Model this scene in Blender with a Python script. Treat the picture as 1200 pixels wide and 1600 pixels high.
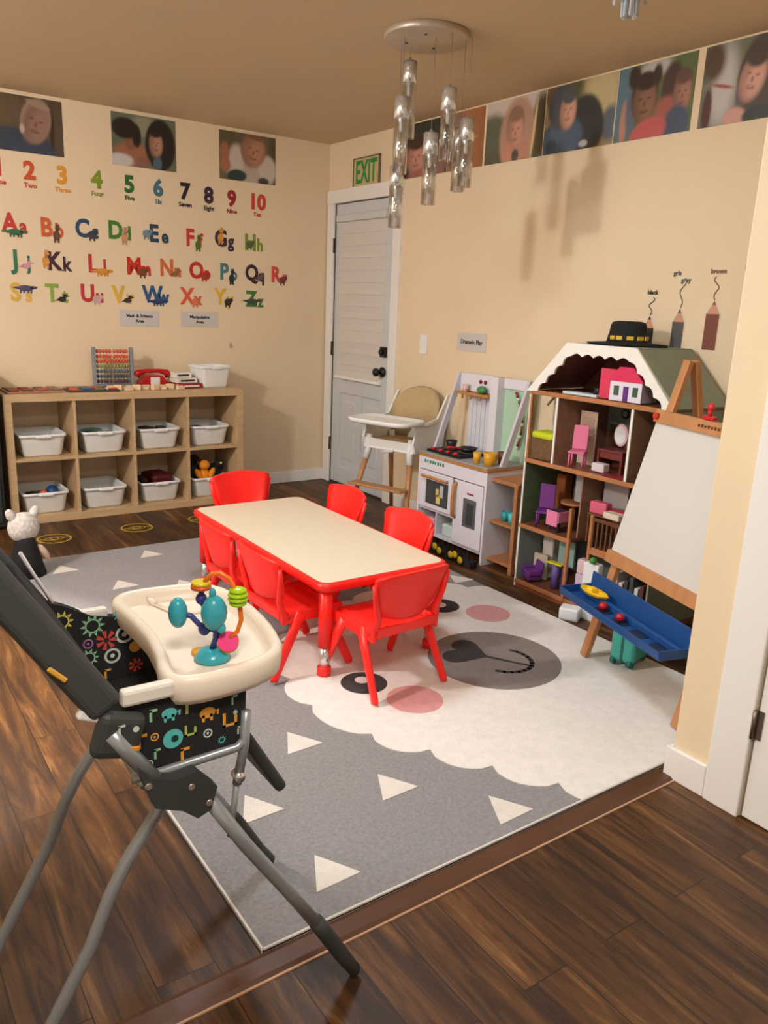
import bpy, bmesh, math, random
from mathutils import Vector, Matrix, Euler
PI = math.pi
random.seed(7)
for o in list(bpy.data.objects):
    bpy.data.objects.remove(o)
SC = bpy.context.scene
C = SC.collection

# ------------------------------------------------------------------ camera, world, lights, exposure
cam_d = bpy.data.cameras.new('camera'); cam = bpy.data.objects.new('camera', cam_d); C.objects.link(cam)
YAW, PITCH, ROLL, FPX = 0.619153736, 0.254913177, 0.0420499101, 1238.2
fw = Vector((math.sin(YAW)*math.cos(PITCH), math.cos(YAW)*math.cos(PITCH), -math.sin(PITCH)))
rt = Vector((math.cos(YAW), -math.sin(YAW), 0)); up = rt.cross(fw)
r2 = rt*math.cos(ROLL)+up*math.sin(ROLL); u2 = -rt*math.sin(ROLL)+up*math.cos(ROLL)
mw = Matrix((r2, u2, -fw)).transposed().to_4x4(); mw.translation = Vector((-3.16222684, -5.28812722, 1.34511))
cam.matrix_world = mw
cam_d.sensor_fit = 'VERTICAL'; cam_d.sensor_height = 32.0; cam_d.lens = 32.0*FPX/1600.0
cam_d.clip_start = 0.02; cam_d.clip_end = 50
SC.camera = cam

SC.view_settings.view_transform = 'Standard'; SC.view_settings.look = 'None'
SC.view_settings.gamma = 1; SC.view_settings.use_curve_mapping = False
SC.view_settings.exposure = 0.14
W = bpy.data.worlds.new('world'); SC.world = W; W.use_nodes = True
W.node_tree.nodes['Background'].inputs[0].default_value = (0.9, 0.85, 0.8, 1)
W.node_tree.nodes['Background'].inputs[1].default_value = 0.05

def light(name, kind, loc, power, col, size=0.1, rot=None, spread=None, size_y=None):
    d = bpy.data.lights.new(name, kind); d.energy = power; d.color = col
    if kind == 'AREA':
        d.size = size
        if size_y: d.shape = 'RECTANGLE'; d.size_y = size_y
        if spread: d.spread = spread
    else: d.shadow_soft_size = size
    o = bpy.data.objects.new(name, d); o.location = loc
    if rot: o.rotation_euler = rot
    C.objects.link(o); return o
light('living_room_lamp', 'POINT', (-4.2, -2.62, 2.28), 150, (0.98, 0.98, 1.0), 0.09)
light('hall_lamp', 'AREA', (-3.0, -5.2, 2.40), 32, (1.0, 0.95, 0.87), 0.5, (0, 0, 0))
light('playroom_lamp', 'AREA', (-2.0, -2.9, 2.41), 22, (0.78, 0.92, 1.0), 0.35, (0, 0, 0))

light('left_floor_fill', 'SPOT', (-3.25, -2.35, 2.40), 270, (1.0, 0.94, 0.86), 0.06, (0, 0, 0))  # added fill spot without a fixture, brightens the floor at the left
bpy.data.lights['left_floor_fill'].spot_size = math.radians(52); bpy.data.lights['left_floor_fill'].spot_blend = 0.3

# ------------------------------------------------------------------ materials
def s2l(c):
    return c/12.92 if c <= 0.04045 else ((c+0.055)/1.055)**2.4
def rgb(t):
    return tuple(s2l(x/255.0) for x in t)+(1,)
MATS = {}
def mat(name, col=(200, 200, 200), rough=0.5, metal=0.0, var=0.0, vs=8.0, bump=0.0, bs=200.0, trans=0.0, ior=1.45, coat=0.0, stretch=None, emit=None, estr=0.0, sheen=0.0):
    if name in MATS: return MATS[name]
    m = bpy.data.materials.new(name); m.use_nodes = True; nt = m.node_tree; N = nt.nodes; L = nt.links
    b = N['Principled BSDF']
    b.inputs['Base Color'].default_value = rgb(col); b.inputs['Roughness'].default_value = rough
    b.inputs['Metallic'].default_value = metal
    b.inputs['Transmission Weight'].default_value = trans; b.inputs['IOR'].default_value = ior
    b.inputs['Coat Weight'].default_value = coat; b.inputs['Sheen Weight'].default_value = sheen
    if emit: b.inputs['Emission Color'].default_value = rgb(emit); b.inputs['Emission Strength'].default_value = estr
    if var or bump:
        tc = N.new('ShaderNodeTexCoord'); mp = N.new('ShaderNodeMapping'); L.new(tc.outputs['Object'], mp.inputs[0])
        if stretch: mp.inputs['Scale'].default_value = stretch
    if var:
        nz = N.new('ShaderNodeTexNoise'); nz.inputs['Scale'].default_value = vs; nz.inputs['Detail'].default_value = 4
        L.new(mp.outputs[0], nz.inputs['Vector'])
        mx = N.new('ShaderNodeMix'); mx.data_type = 'RGBA'
        c = rgb(col)
        mx.inputs[6].default_value = tuple(min(1, x*(1-var)) for x in c[:3])+(1,)
        mx.inputs[7].default_value = tuple(min(1, x*(1+var)) for x in c[:3])+(1,)
        rp = N.new('ShaderNodeMapRange'); rp.inputs[1].default_value = 0.3; rp.inputs[2].default_value = 0.7
        L.new(nz.outputs[0], rp.inputs[0]); L.new(rp.outputs[0], mx.inputs[0]); L.new(mx.outputs[2], b.inputs['Base Color'])
    if bump:
        n2 = N.new('ShaderNodeTexNoise'); n2.inputs['Scale'].default_value = bs; n2.inputs['Detail'].default_value = 2
        L.new(mp.outputs[0], n2.inputs['Vector'])
        bp = N.new('ShaderNodeBump'); bp.inputs['Strength'].default_value = bump; bp.inputs['Distance'].default_value = 0.003
        L.new(n2.outputs[0], bp.inputs['Height']); L.new(bp.outputs[0], b.inputs['Normal'])
    MATS[name] = m; return m
def P(r, g, b, rough=0.45, **k):      # plain plastic / paint by colour
    return mat('paint_%02x%02x%02x_%d' % (r, g, b, int(rough*100)), (r, g, b), rough, **k)

def wood_floor():
    m = bpy.data.materials.new('floor_planks'); m.use_nodes = True; nt = m.node_tree; N = nt.nodes; L = nt.links
    b = N['Principled BSDF']
    tc = N.new('ShaderNodeTexCoord'); mp = N.new('ShaderNodeMapping')
    L.new(tc.outputs['Object'], mp.inputs[0]); mp.inputs['Rotation'].default_value = (0, 0, PI/2)
    br = N.new('ShaderNodeTexBrick'); br.inputs['Scale'].default_value = 1.0
    br.inputs['Brick Width'].default_value = 1.1; br.inputs['Row Height'].default_value = 0.125
    br.inputs['Mortar Size'].default_value = 0.0016; br.inputs['Mortar Smooth'].default_value = 0.3
    br.offset = 0.37; br.inputs['Color1'].default_value = (0, 0, 0, 1); br.inputs['Color2'].default_value = (1, 1, 1, 1)
    br.inputs['Mortar'].default_value = (0.3, 0.3, 0.3, 1); br.inputs['Bias'].default_value = 0.0
    L.new(mp.outputs[0], br.inputs['Vector'])
    m2 = N.new('ShaderNodeMapping'); m2.inputs['Scale'].default_value = (21, 1.9, 1); L.new(tc.outputs['Object'], m2.inputs[0])
    add = N.new('ShaderNodeVectorMath'); add.operation = 'MULTIPLY_ADD'
    add.inputs[1].default_value = (7, 5, 3); L.new(br.outputs['Color'], add.inputs[0]); L.new(m2.outputs[0], add.inputs[2])
    nz = N.new('ShaderNodeTexNoise'); nz.inputs['Scale'].default_value = 1.0; nz.inputs['Detail'].default_value = 9; nz.inputs['Roughness'].default_value = 0.68
    nz.inputs['Distortion'].default_value = 0.6
    L.new(add.outputs[0], nz.inputs['Vector'])
    cr = N.new('ShaderNodeValToRGB'); e = cr.color_ramp.elements
    e[0].position = 0.30; e[0].color = rgb((42, 22, 7)); e[1].position = 0.74; e[1].color = rgb((168, 122, 72))
    x = cr.color_ramp.elements.new(0.45); x.color = rgb((70, 41, 16)); x = cr.color_ramp.elements.new(0.58); x.color = rgb((110, 70, 32))
    L.new(nz.outputs[0], cr.inputs[0])
    pm = N.new('ShaderNodeMapRange'); pm.inputs[3].default_value = 0.55; pm.inputs[4].default_value = 0.98; L.new(br.outputs['Color'], pm.inputs[0])
    ml = N.new('ShaderNodeMix'); ml.data_type = 'RGBA'; ml.blend_type = 'MULTIPLY'; ml.inputs[0].default_value = 1
    L.new(cr.outputs[0], ml.inputs[6]); L.new(pm.outputs[0], ml.inputs[7])
    # knots
    m3 = N.new('ShaderNodeMapping'); m3.inputs['Scale'].default_value = (9, 2.6, 1); L.new(tc.outputs['Object'], m3.inputs[0])
    vz = N.new('ShaderNodeTexNoise'); vz.inputs['Scale'].default_value = 0.9; vz.inputs['Detail'].default_value = 3; L.new(m3.outputs[0], vz.inputs['Vector'])
    kr = N.new('ShaderNodeMapRange'); kr.inputs[1].default_value = 0.62; kr.inputs[2].default_value = 0.74; kr.inputs[3].default_value = 1.0; kr.inputs[4].default_value = 0.35; L.new(vz.outputs[0], kr.inputs[0])
    mk = N.new('ShaderNodeMix'); mk.data_type = 'RGBA'; mk.blend_type = 'MULTIPLY'; mk.inputs[0].default_value = 1
    L.new(ml.outputs[2], mk.inputs[6]); L.new(kr.outputs[0], mk.inputs[7])
    mo = N.new('ShaderNodeMix'); mo.data_type = 'RGBA'; L.new(br.outputs['Fac'], mo.inputs[0]); L.new(mk.outputs[2], mo.inputs[6]); mo.inputs[7].default_value = rgb((30, 18, 12))
    L.new(mo.outputs[2], b.inputs['Base Color'])
    b.inputs['Roughness'].default_value = 0.5
    bp = N.new('ShaderNodeBump'); bp.inputs['Strength'].default_value = 0.25; bp.inputs['Distance'].default_value = 0.004
    L.new(nz.outputs[0], bp.inputs['Height']); L.new(bp.outputs[0], b.inputs['Normal'])
    return m
def attr_mat(name, rough=0.45):
    m = bpy.data.materials.new(name); m.use_nodes = True; nt = m.node_tree
    a = nt.nodes.new('ShaderNodeAttribute'); a.attribute_name = 'ink'
    nt.links.new(a.outputs['Color'], nt.nodes['Principled BSDF'].inputs['Base Color'])
    nt.nodes['Principled BSDF'].inputs['Roughness'].default_value = rough
    return m
M_WALL = mat('wall_paint', (232, 210, 176), 0.75, var=0.03, vs=1.2, bump=0.15, bs=90)
M_CEIL = mat('ceiling_paint', (212, 190, 156), 0.8, var=0.03, vs=1.0, bump=0.2, bs=60)
M_TRIM = mat('trim_white', (238, 234, 228), 0.4)
M_WHITE = mat('white_plastic', (236, 236, 234), 0.35)
M_RED = mat('red_plastic', (252, 40, 32), 0.38)
M_OAK = mat('oak_veneer', (196, 164, 124), 0.5, var=0.10, vs=3, stretch=(1, 14, 14))
M_PINE = mat('pine_wood', (186, 130, 84), 0.45, var=0.14, vs=5, stretch=(6, 6, 1))
M_HONEY = mat('honey_wood', (174, 116, 74), 0.45, var=0.14, vs=5, stretch=(1, 1, 6))
M_CHROME = mat('chrome', (226, 224, 220), 0.22, metal=0.85)
M_STEEL = mat('grey_steel_tube', (158, 162, 166), 0.32, metal=0.45)
M_DGREY = mat('dark_grey_plastic', (58, 60, 60), 0.5)
M_BLACK = mat('black_plastic', (22, 22, 23), 0.45)
def thin_glass(name, tint, face, gl):
    m = bpy.data.materials.new(name); m.use_nodes = True; nt = m.node_tree; N = nt.nodes; L = nt.links
    out = [n for n in N if n.type == 'OUTPUT_MATERIAL'][0]; N.remove(N['Principled BSDF'])
    tr = N.new('ShaderNodeBsdfTransparent'); tr.inputs[0].default_value = tint
    gs = N.new('ShaderNodeBsdfGlossy'); gs.inputs['Roughness'].default_value = 0.06; gs.inputs[0].default_value = (0.95, 0.95, 0.95, 1)
    lw = N.new('ShaderNodeLayerWeight'); lw.inputs[0].default_value = face
    mr = N.new('ShaderNodeMapRange'); mr.inputs[3].default_value = 0.05; mr.inputs[4].default_value = gl; L.new(lw.outputs['Facing'], mr.inputs[0])
    mx = N.new('ShaderNodeMixShader'); L.new(mr.outputs[0], mx.inputs[0]); L.new(tr.outputs[0], mx.inputs[1]); L.new(gs.outputs[0], mx.inputs[2]); L.new(mx.outputs[0], out.inputs[0])
    return m
M_GLASS = thin_glass('clear_glass', (0.93, 0.93, 0.92, 1), 0.5, 0.75)
M_CRYS = thin_glass('crystal', (0.9, 0.9, 0.9, 1), 0.5, 0.9)
M_PHOTO = attr_mat('photo_print', 0.4)

# ------------------------------------------------------------------ mesh helpers
class B:
    """collects shapes, then links ONE mesh object"""
    def __init__(s): s.bm = bmesh.new(); s.mats = []; s.cur = 0
    def m(s, material):
        if material not in s.mats: s.mats.append(material)
        s.cur = s.mats.index(material); return s
    def _fin(s, geom_v, T, bev=0, seg=2):
        faces = set(f for v in geom_v for f in v.link_faces)
        for f in faces: f.material_index = s.cur
        if bev > 0:
            es = list(set(e for v in geom_v for e in v.link_edges))
            r = bmesh.ops.bevel(s.bm, geom=es, offset=bev, segments=seg, affect='EDGES', profile=0.5, clamp_overlap=True)
            for f in r['faces']: f.material_index = s.cur
            vs = set(r['verts'])
            for f in faces:
                if f.is_valid: vs |= set(f.verts)
            geom_v = [v for v in vs if v.is_valid]
        if T is not None:
            for v in geom_v: v.co = T @ v.co
        return s
    def box(s, c, d, rot=None, bev=0.0, seg=2):
        r = bmesh.ops.create_cube(s.bm, size=1.0)
        for v in r['verts']: v.co = Vector((v.co.x*d[0], v.co.y*d[1], v.co.z*d[2]))
        T = Matrix.Translation(c) @ (Euler(rot).to_matrix().to_4x4() if rot else Matrix())
        return s._fin(r['verts'], T, min(bev, min(d)*0.49), seg)
    def bb(s, x0, x1, y0, y1, z0, z1, bev=0.0):
        return s.box(((x0+x1)/2, (y0+y1)/2, (z0+z1)/2), (abs(x1-x0), abs(y1-y0), abs(z1-z0)), None, bev)
    def ring_loft(s, rings, cap0=True, cap1=True, closed=False):
        R = [[s.bm.verts.new(p) for p in r] for r in rings]; n = len(R[0])
        pairs = list(zip(R, R[1:]))+([(R[-1], R[0])] if closed else [])
        for a, b in pairs:
            for i in range(n):
                j = (i+1) % n
                try: f = s.bm.faces.new((a[i], a[j], b[j], b[i])); f.material_index = s.cur; f.smooth = True
                except ValueError: pass
        if not closed:
            if cap0:
                f = s.bm.faces.new(list(reversed(R[0]))); f.material_index = s.cur
            if cap1:
                f = s.bm.faces.new(R[-1]); f.material_index = s.cur
        return s
    def cyl(s, a, b, r0, r1=None, n=16):
        r1 = r0 if r1 is None else r1
        a = Vector(a); b = Vector(b); d = (b-a).normalized()
        t = Vector((0, 0, 1)) if abs(d.z) < 0.9 else Vector((1, 0, 0))
        u = d.cross(t).normalized(); w = d.cross(u)
        f = lambda p, r: [p+(u*math.cos(-2*PI*i/n)+w*math.sin(-2*PI*i/n))*r for i in range(n)]
        return s.ring_loft([f(a, r0), f(b, r1)])
    def tube(s, pts, r, n=10, radii=None, closed=False, flat=1.0, upv=None):
        pts = [Vector(p) for p in pts]; rings = []; u = None; K = len(pts)
        for i, p in enumerate(pts):
            if closed: d = (pts[(i+1) % K]-pts[i-1]).normalized()
            else: d = (pts[min(i+1, K-1)]-pts[max(i-1, 0)]).normalized()
            if upv is not None: u = d.cross(Vector(upv)).normalized()
            elif u is None:
                t = Vector((0, 0, 1)) if abs(d.z) < 0.9 else Vector((1, 0, 0)); u = d.cross(t).normalized()
            else: u = (u-d*u.dot(d)).normalized()
            w = d.cross(u); rr = radii[i] if radii else r
            rings.append([p+(u*math.cos(-2*PI*k/n)+w*math.sin(-2*PI*k/n)*flat)*rr for k in range(n)])
        return s.ring_loft(rings, closed=closed)
    def lathe(s, prof, c=(0, 0, 0), n=24, T=None, closed=False):
        c = Vector(c); rings = []
        for r, z in prof:
            ring = [Vector((r*math.cos(2*PI*i/n), r*math.sin(2*PI*i/n), z)) for i in range(n)]
            rings.append([(c+(T @ p if T else p)) for p in ring])
        return s.ring_loft(rings, closed=closed)
    def ell(s, c, r, rot=None, n=16):
        q = bmesh.ops.create_uvsphere(s.bm, u_segments=n, v_segments=max(6, n//2), radius=1.0)
        T = Matrix.Translation(c) @ (Euler(rot).to_matrix().to_4x4() if rot else Matrix()) @ Matrix.Diagonal((r[0], r[1], r[2], 1))
        for v in q['verts']: v.co = T @ v.co
        for f in set(f for v in q['verts'] for f in v.link_faces): f.material_index = s.cur; f.smooth = True
        return s
    def prism(s, poly, z0, z1, T=None):
        """poly in XY extruded z0..z1"""
        T = T or Matrix()
        a = [s.bm.verts.new(T @ Vector((x, y, z0))) for x, y in poly]; b = [s.bm.verts.new(T @ Vector((x, y, z1))) for x, y in poly]
        n = len(poly); fs = []
        fs.append(s.bm.faces.new(list(reversed(a)))); fs.append(s.bm.faces.new(b))
        for i in range(n): fs.append(s.bm.faces.new((a[i], a[(i+1) % n], b[(i+1) % n], b[i])))
        for f in fs: f.material_index = s.cur
        return s
    def link(s, name, material=None, parent=None, smooth=False, loc=None, recalc=True):
        if recalc: bmesh.ops.recalc_face_normals(s.bm, faces=s.bm.faces)
        me = bpy.data.meshes.new(name); s.bm.to_mesh(me); s.bm.free()
        if s.mats:
            for x in s.mats: me.materials.append(x)
        else: me.materials.append(material)
        if smooth:
            for p in me.polygons: p.use_smooth = True
        o = bpy.data.objects.new(name, me); C.objects.link(o)
        if parent: o.parent = parent
        if loc: o.location = loc
        return o
def tag(o, label, cat, group=None, kind=None):
    o['label'] = label; o['category'] = cat
    if group: o['group'] = group
    if kind: o['kind'] = kind
    return o
def thing(name, label, cat, loc=(0, 0, 0), rz=0.0, group=None, rot=None):
    o = bpy.data.objects.new(name, None); C.objects.link(o); o.empty_display_size = 0.05
    o.location = loc; o.rotation_euler = rot if rot else (0, 0, rz)
    return tag(o, label, cat, group)
def struct(b, name, m=None):
    o = b.link(name, m); o['kind'] = 'structure'; return o
def dup(root, loc, rz=None, label=None, group=None):
    r = root.copy(); C.objects.link(r); r.location = loc
    if rz is not None: r.rotation_euler = (0, 0, rz)
    if label: r['label'] = label
    if group: r['group'] = group
    for ch in list(root.children):
        c = ch.copy(); C.objects.link(c); c.parent = r
        for g in list(ch.children):
            d = g.copy(); C.objects.link(d); d.parent = c
    return r
WA = (PI/2, 0, 0)          # things hung on the letter wall (local x right, y up, z out)
WB = (PI/2, 0, -PI/2)      # things hung on the door wall
def text_mesh(s, size, bold=0.0, depth=0.0008, align='CENTER', name='text'):
    cu = bpy.data.curves.new(name, 'FONT'); cu.body = s; cu.size = size; cu.offset = bold; cu.extrude = depth
    cu.align_x = align; cu.align_y = 'CENTER'; cu.resolution_u = 3
    o = bpy.data.objects.new(name, cu); C.objects.link(o)
    dg = bpy.context.evaluated_depsgraph_get(); me = bpy.data.meshes.new_from_object(o.evaluated_get(dg))
    bpy.data.objects.remove(o); bpy.data.curves.remove(cu)
    return me
def text(s, size, m, parent, loc=(0, 0, 0), bold=0.0, name='lettering', sx=1.0, rot=None, label=None):
    me = text_mesh(s, size, bold); me.materials.clear(); me.materials.append(m)
    o = bpy.data.objects.new(name, me); C.objects.link(o); o.parent = parent; o.location = loc; o.scale = (sx, 1, 1)
    if rot: o.rotation_euler = rot
    if label: o['label'] = label
    return o

# ================================================================== the room
H = 2.44
b = B(); b.bb(-5.0, 0.1, -7.2, 0.1, -0.06, 0.0); struct(b, 'floor', wood_floor())
b = B(); b.bb(-5.0, 0.1, -7.2, 0.1, H, H+0.06); struct(b, 'ceiling', M_CEIL)
b = B(); b.bb(-5.0, 0.1, 0.0, 0.1, 0, H); struct(b, 'wall_back', M_WALL)
b = B(); b.bb(0.0, 0.1, -7.2, -0.835, 0, H); b.bb(0, 0.1, -0.095, 0, 0, H); b.bb(0, 0.1, -0.835, -0.095, 2.035, H); struct(b, 'wall_right', M_WALL)
M_PALE = mat('pale_wall_paint', (236, 232, 226), 0.8)
b = B(); b.bb(-5.1, -5.0, -7.2, 0.1, 0, H); struct(b, 'wall_left', M_PALE)
b = B(); b.bb(-5.0, 0.1, -7.3, -7.2, 0, H); struct(b, 'wall_front', M_PALE)
b = B(); b.bb(-1.19, 0.0, -4.19, -4.07, 0, H, 0.006); struct(b, 'wall_partition', M_WALL)
b = B(); b.bb(-3.56, -3.44, -4.4, -3.14, 0, H, 0.006); struct(b, 'wall_divider', M_WALL)
# side wall of the nearer room, with its door
b = B(); b.bb(-1.19, -1.09, -4.30, -4.19, 0, H); b.bb(-1.19, -1.09, -7.2, -5.14, 0, H); b.bb(-1.19, -1.09, -5.14, -4.30, 2.05, H); struct(b, 'wall_side', M_WALL)
b = B(); b.bb(-1.208, -1.19, -4.300, -4.192, 0, 2.14, 0.004); b.bb(-1.208, -1.19, -5.23, -5.14, 0, 2.14, 0.004); b.bb(-1.208, -1.19, -5.14, -4.283, 2.05, 2.14, 0.004)
struct(b, 'trim_1', M_TRIM)
d2 = thing('door_2', '', 'door', (-1.196, -4.302, 0)); del d2['label']; del d2['category']; d2['kind'] = 'structure'
b = B(); b.bb(0, 0.035, -0.82, -0.006, 0.008, 2.04, 0.002)
b.link('door_slab', M_TRIM, d2)
for z in (0.29, 1.05, 1.82):
    b = B(); b.cyl((-0.008, 0.0, z-0.042), (-0.008, 0.0, z+0.042), 0.006, n=10); b.bb(-0.003, 0.0, -0.022, 0.0, z-0.042, z+0.042)
    b.link('hinge', mat('brushed_nickel', (120, 108, 96), 0.35, metal=0.8), d2)
b = B(); b.bb(-1.205, -1.19, -4.19, -4.055, 0, 0.10, 0.004); b.bb(-1.1905, -0.0, -4.07, -4.0555, 0, 0.0995, 0.003); struct(b, 'baseboard_partition', M_TRIM)
b = B(); b.bb(-5, 0, -0.014, 0, 0, 0.085, 0.004); struct(b, 'baseboard_back', M_TRIM)
b = B(); b.bb(-0.014, 0, -4.06, -0.93, 0, 0.085, 0.004); struct(b, 'baseboard_right', M_TRIM)
b = B(); b.prism([(-4.095, 0), (-4.095, 0.003), (-4.085, 0.009), (-4.045, 0.010), (-4.03, 0.003), (-4.03, 0)], -3.44, -1.205, Matrix(((0, 0, 1, 0), (1, 0, 0, 0), (0, 1, 0, 0), (0, 0, 0, 1))))
struct(b, 'trim_2', mat('transition_strip', (88, 56, 38), 0.4, var=0.1, vs=12))
b = B(); b.bb(-3.44, -1.205, -4.099, -4.094, 0, 0.0035); struct(b, 'trim_3', mat('strip_lip', (190, 150, 120), 0.3))

# exterior door in the right wall
d1 = thing('door_1', '', '', (0, 0, 0)); del d1['label']; del d1['category']; d1['kind'] = 'structure'
MD = mat('door_paint', (206, 208, 208), 0.45)
b = B(); Y0, Y1 = -0.10, -0.83
b.bb(0.022, 0.05, Y1, Y0, 0.012, 2.03)
for (ya, yb, za, zb) in ((Y1, Y1+0.10, .012, 2.03), (Y0-0.10, Y0, .012, 2.03), (Y1+.10, Y0-.10, .012, .14), (Y1+.10, Y0-.10, .70, .80), (Y1+.10, Y0-.10, 1.93, 2.03), (-0.5, -0.43, .14, .70)):
    b.bb(0.008, 0.03, ya, yb, za, zb, 0.004)
for ya, yb in ((-0.70, -0.53), (-0.40, -0.23)):
    b.bb(0.014, 0.03, ya, yb, 0.20, 0.64, 0.012)
b.link('door_slab', MD, d1)
b = B()
for i in range(13):
    z0 = 0.83+i*0.083
    b.prism([(0.005, 0), (0.0085, 0.041), (0.005, 0.082), (0.014, 0.083), (0.014, 0)], -0.74, -0.155, Matrix(((1, 0, 0, 0), (0, 0, 1, 0), (0, 1, 0, z0), (0, 0, 0, 1))))
b.link('window_shade', mat('shade_fabric', (214, 208, 200), 0.7), d1)
b = B(); b.bb(-0.022, 0.014, -0.76, -0.135, 1.905, 1.955, 0.008); b.link('shade_rail', MD, d1)
b = B(); b.bb(-0.018, 0.012, -0.75, -0.145, 0.805, 0.83, 0.006); b.link('shade_bottom_bar', M_TRIM, d1)
for z in (0.30, 1.02, 1.75):
    b = B(); b.cyl((-0.008, -0.093, z-0.05), (-0.008, -0.093, z+0.05), 0.008, n=10); b.link('hinge', mat('aged_brass', (96, 78, 52), 0.4, metal=0.7), d1)
b = B(); b.bb(-0.012, 0.01, -0.80, -0.73, 1.0, 1.07, 0.008); b.cyl((-0.012, -0.765, 1.035), (-0.03, -0.765, 1.035), 0.018, n=16); b.link('deadbolt', M_BLACK, d1)
b = B(); b.lathe([(0.034, 0), (0.034, 0.01), (0.014, 0.014), (0.012, 0.035), (0.026, 0.045), (0.030, 0.06), (0.022, 0.072), (0.0001, 0.075)], (0.0, -0.765, 0.90), 18, Matrix.Rotation(-PI/2, 3, 'Y')); b.link('door_knob', M_BLACK, d1, True)
b = B(); b.bb(-0.018, 0.012, -0.095, -0.012, 0, 2.035, 0.004); b.bb(-0.018, 0.012, -0.925, -0.84, 0, 2.035, 0.004); b.bb(-0.020, 0.012, -0.935, -0.005, 2.035, 2.125, 0.004)
struct(b, 'trim_4', M_TRIM)
b = B(); b.bb(0.0, 0.09, -0.835, -0.095, -0.0, 0.012); struct(b, 'trim_5', mat('threshold', (60, 50, 42), 0.4))

# ------------------------------------------------------------------ rug
def mm(ox, oy, U, V):      # face-frame -> world
    return lambda v, u: (ox+V[0]*v+U[0]*u, oy+V[1]*v+U[1]*u)
rug_g = mat('rug_grey_pile', (134, 131, 132), 0.95, var=0.17, vs=90, bump=0.9, bs=260, sheen=0.3)
rug_w = mat('rug_cream_pile', (234, 228, 222), 0.95, var=0.05, vs=30, bump=0.9, bs=260, sheen=0.3)
rug_p = mat('rug_pink_pile', (220, 160, 160), 0.95, var=0.06, vs=40, bump=0.9, bs=260)
rug_m = mat('rug_muzzle_pile', (134, 124, 118), 0.95, var=0.08, vs=40, bump=0.9, bs=260)
rug_d = mat('rug_dark_pile', (62, 56, 56), 0.95, var=0.1, vs=40, bump=0.9, bs=260)
rug_t = mat('rug_triangle_pile', (222, 214, 206), 0.95, var=0.05, vs=30, bump=0.9, bs=260)
RX0, RX1, RY0, RY1 = -2.535, -0.56, -4.028, -1.12
b = B(); b.m(rug_g)
b.box(((RX0+RX1)/2, (RY0+RY1)/2, 0.005), (RX1-RX0, RY1-RY0, 0.010), None, 0.003)
face = mm(-1.11, -3.2, (-0.53, 0.848), (0.848, 0.53))
out = []
path = [(-0.74, -1.2+i*0.2) for i in range(8)]
path += [(-0.66, 0.46), (-0.52, 0.62), (-0.34, 0.74), (-0.14, 0.80), (0.08, 0.80), (0.30, 0.76), (0.5, 0.66), (0.66, 0.52), (0.74, 0.34)]
path += [(0.76, 0.14-i*0.2) for i in range(8)]
for (a, c) in zip(path, path[1:]):       # scalloped edge
    ax, ay = a; cx, cy = c; dx, dy = cx-ax, cy-ay; Ln = math.hypot(dx, dy); nx, ny = -dy/Ln, dx/Ln
    for k in range(8):
        t = k/8; s_ = math.sin(PI*t)**0.6*0.055
        out.append(face(ax+dx*t+nx*s_, ay+dy*t+ny*s_))
def clip(poly, ax, val, keep_less):
    res = []; n = len(poly)
    for i in range(n):
        a, c = poly[i], poly[(i+1) % n]; ia = (a[ax] < val) == keep_less; ic = (c[ax] < val) == keep_less
        if ia: res.append(a)
        if ia != ic:
            t = (val-a[ax])/(c[ax]-a[ax]); res.append((a[0]+(c[0]-a[0])*t, a[1]+(c[1]-a[1])*t))
    return res
for ax, val, kl in ((0, RX0+.004, False), (0, RX1-.004, True), (1, RY0+.004, False), (1, RY1-.004, True)): out = clip(out, ax, val, kl)
b.m(rug_w).prism(list(reversed(out)), 0.009, 0.0125)
circ = lambda v, u, r, ru=None, n=40: [face(v+r*math.cos(2*PI*i/n), u+(ru or r)*math.sin(2*PI*i/n)) for i in range(n)]
b.m(rug_d).prism(circ(-0.43, 0.37, 0.085), 0.012, 0.0135); b.prism(circ(0.44, 0.375, 0.085), 0.012, 0.0135)
b.m(rug_w).prism(circ(-0.415, 0.385, 0.026), 0.013, 0.0142); b.prism(circ(0.445, 0.385, 0.032), 0.013, 0.0142)
b.m(rug_p).prism(circ(-0.46, 0.16, 0.10), 0.012, 0.0135); b.prism(circ(0.455, 0.155, 0.10), 0.012, 0.0135)
b.m(rug_m).prism(circ(0, 0.0, 0.262), 0.012, 0.0135)
heart = []
for i in range(40):
    t = 2*PI*i/40; hx = 16*math.sin(t)**3; hy = 13*math.cos(t)-5*math.cos(2*t)-2*math.cos(3*t)-math.cos(4*t)
    heart.append(face(hx*0.0072, 0.12+hy*0.0062))
b.m(rug_d).prism(heart, 0.013, 0.0145)
def stroke(pts, w):
    pts = [face(*p) for p in pts]
    for (x0, y0), (x1, y1) in zip(pts, pts[1:]):
        L_ = math.hypot(x1-x0, y1-y0); b.box(((x0+x1)/2, (y0+y1)/2, 0.0138), (L_+w*0.6, w, 0.0016), (0, 0, math.atan2(y1-y0, x1-x0)))
stroke([(0, 0.03), (0, -0.145)], 0.014)
stroke([(0.105*math.cos(t), -0.04+0.11*math.sin(t)) for t in [PI+i*PI/12 for i in range(13)]], 0.018)
b.m(rug_t)
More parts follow.
